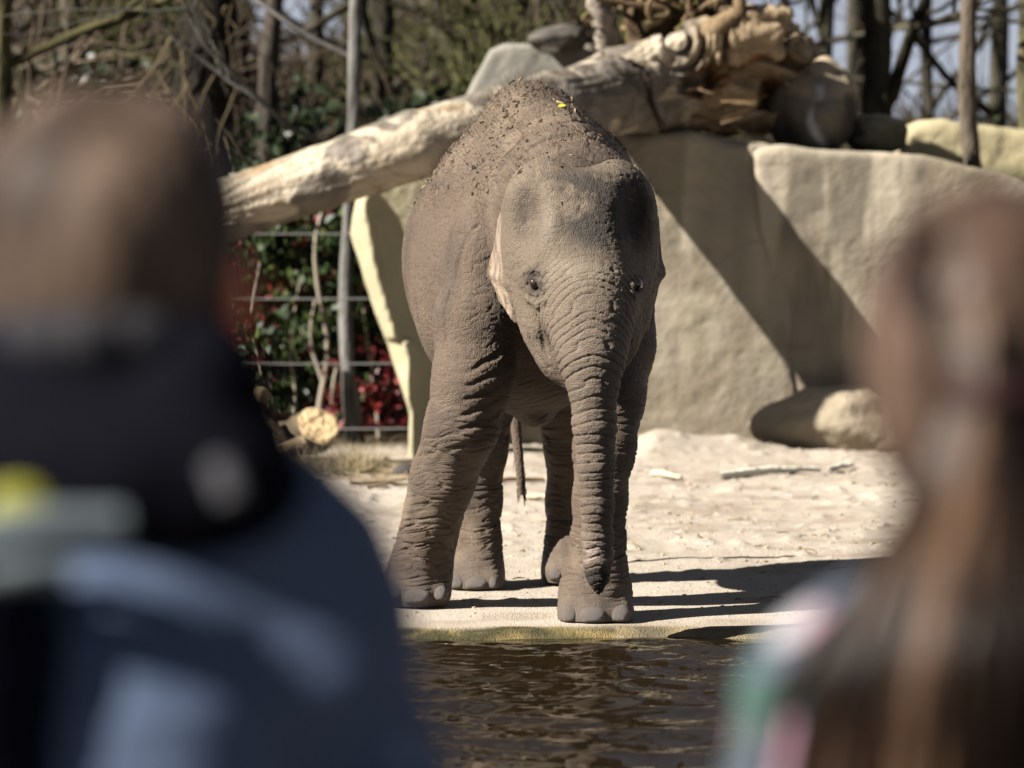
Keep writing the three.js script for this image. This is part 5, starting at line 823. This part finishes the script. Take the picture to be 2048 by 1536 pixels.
{ // the girl
  const cx = PV(2005, 560, 2.42).x, b = child(cx, -2.42, 1.30, -0.08, 0.10), t = thing('person', 'girl with long tied brown hair seen from behind in a flowered jacket at the right', 'person', [cx, b.g0, -2.42]), { at, h, c, e, he } = b;
  const [lo, hi] = box3(b);
  partAt('body', finish(nets(bodyOf(b, 0.84, 0.86, -0.04), lo, hi, 0.0055, 1.5), null, skinTone), skinMat, t);
  const cap = union([he(0, 0.022, 0.010, [0.087, 0.096, 0.107]), he(0, -0.035, 0.035, [0.084, 0.085, 0.072], 0.03), sub(he(0, -0.07, -0.105, [0.075, 0.12, 0.075]), 0.02)]);
  const hairTint = (x, y, z) => mixc([0.028, 0.014, 0.009], [0.10, 0.064, 0.047], clamp(0.5 + 1.2 * fbm(x * 70, y * 9, z * 70, 3)));
  const hm = mat([1, 1, 1], { vertexColors: true, roughness: 0.40 });
  partAt('hair', finish(nets(cap, lo, hi, 0.0045, 1.6), (x, y, z) => 0.005 * fbm(x * 60, y * 16, z * 60, 3), hairTint), hm, t);
  // long locks: gathered at the nape, then spreading over the left shoulder and the back
  seed(321); const m = new MB(), nape = [1985, 760];
  for (let i = 0; i < 210; i++) {
    const a = rr(0, 1), lock = hash3(Math.floor(a * 11 + 0.4 * noise(i, 1, 1)), 3, 7), g = [lerp(1905, 2065, a) + rr(-8, 8), rr(740, 800)], endx = lerp(1560, 2230, a) + rr(-60, 60), D0 = 2.35 - 0.02 * Math.sin(a * 3.14), wav = rr(-25, 25);
    const col = mixc([0.010, 0.005, 0.003], [0.125, 0.072, 0.045], clamp(1.5 * lock * lock - 0.15 + rr(-0.1, 0.1)) * (a > 0.62 ? 0.3 : 1));
    const pts = curve([P(lerp(1800, 2150, a), rr(430, 600), 2.38), P(g[0], g[1], D0), P(lerp(1850, 2090, a) + rr(-14, 14), 960, D0 - 0.02), P(lerp(g[0], endx, 0.42) + wav, 1150, D0 - 0.055), P(lerp(g[0], endx, 0.75) - wav, 1350, D0 - 0.07 + rr(-0.01, 0.01)), P(endx, 1650 + rr(-80, 120), D0 - 0.06)], 20);
    m.tube(pts, (u) => (u < 0.1 ? 0.004 + 0.03 * u : 0.0075) * (u > 0.8 ? lerp(1, 0.3, (u - 0.8) / 0.2) : 1), 6, (u) => mixc(col, col.map((v) => v * 0.7), 0.5 + 0.5 * Math.sin(u * 9 + i)), false);
  }
  partAt('long_hair', m.geo(), hm, t, 'stuff');
  { const band = new THREE.TorusGeometry(0.027, 0.009, 10, 28); const o = part('hair_band', band.rotateX(1.57), mat([0.03, 0.012, 0.012], { roughness: 0.7 }), t); o.position.set(...P(1985, 790, 2.345)).sub(t.position); }
  // flowered cloth: printed blossoms on a grey blue ground
  const cv = document.createElement('canvas'); cv.width = cv.height = 1024; const x2 = cv.getContext('2d'); x2.fillStyle = '#4b515e'; x2.fillRect(0, 0, 1024, 1024); seed(9);
  for (let i = 0; i < 40; i++) { const x = R() * 1024, y = R() * 1024; x2.fillStyle = ['#2b403c', '#425b55', '#243733'][i % 3]; for (const [dx, dy] of [[0, 0], [1024, 0], [0, 1024], [-1024, 0], [0, -1024]]) { x2.beginPath(); x2.ellipse(x + dx, y + dy, 95, 46, R() * 3, 0, 7); x2.fill(); } }
  for (let i = 0; i < 20; i++) { const x = R() * 1024, y = R() * 1024, r = 50 + R() * 42; x2.fillStyle = i % 2 ? '#98979c' : '#a07d8b'; for (const [dx, dy] of [[0, 0], [1024, 0], [0, 1024], [-1024, 0], [0, -1024]]) { for (let k = 0; k < 5; k++) { x2.beginPath(); x2.arc(x + dx + Math.cos(k * 1.257) * r * 0.75, y + dy + Math.sin(k * 1.257) * r * 0.75, r * 0.6, 0, 7); x2.fill(); } } }
  const ft = new THREE.CanvasTexture(cv); ft.colorSpace = THREE.SRGBColorSpace; ft.wrapS = ft.wrapT = THREE.RepeatWrapping; ft.repeat.set(4.2, 4.2); ft.offset.set(0.30, 0.12);
  clothes(b, t, { jacketMat: mat([1, 1, 1], { map: ft, roughness: 0.75, bumpMap: rep(TX.grain, 8), bumpScale: 0.001 }), trousers: [0.05, 0.06, 0.10], shoes: [0.25, 0.1, 0.12], w: 0.86, dy: -0.04 });
}
renderer.render(scene, camera);
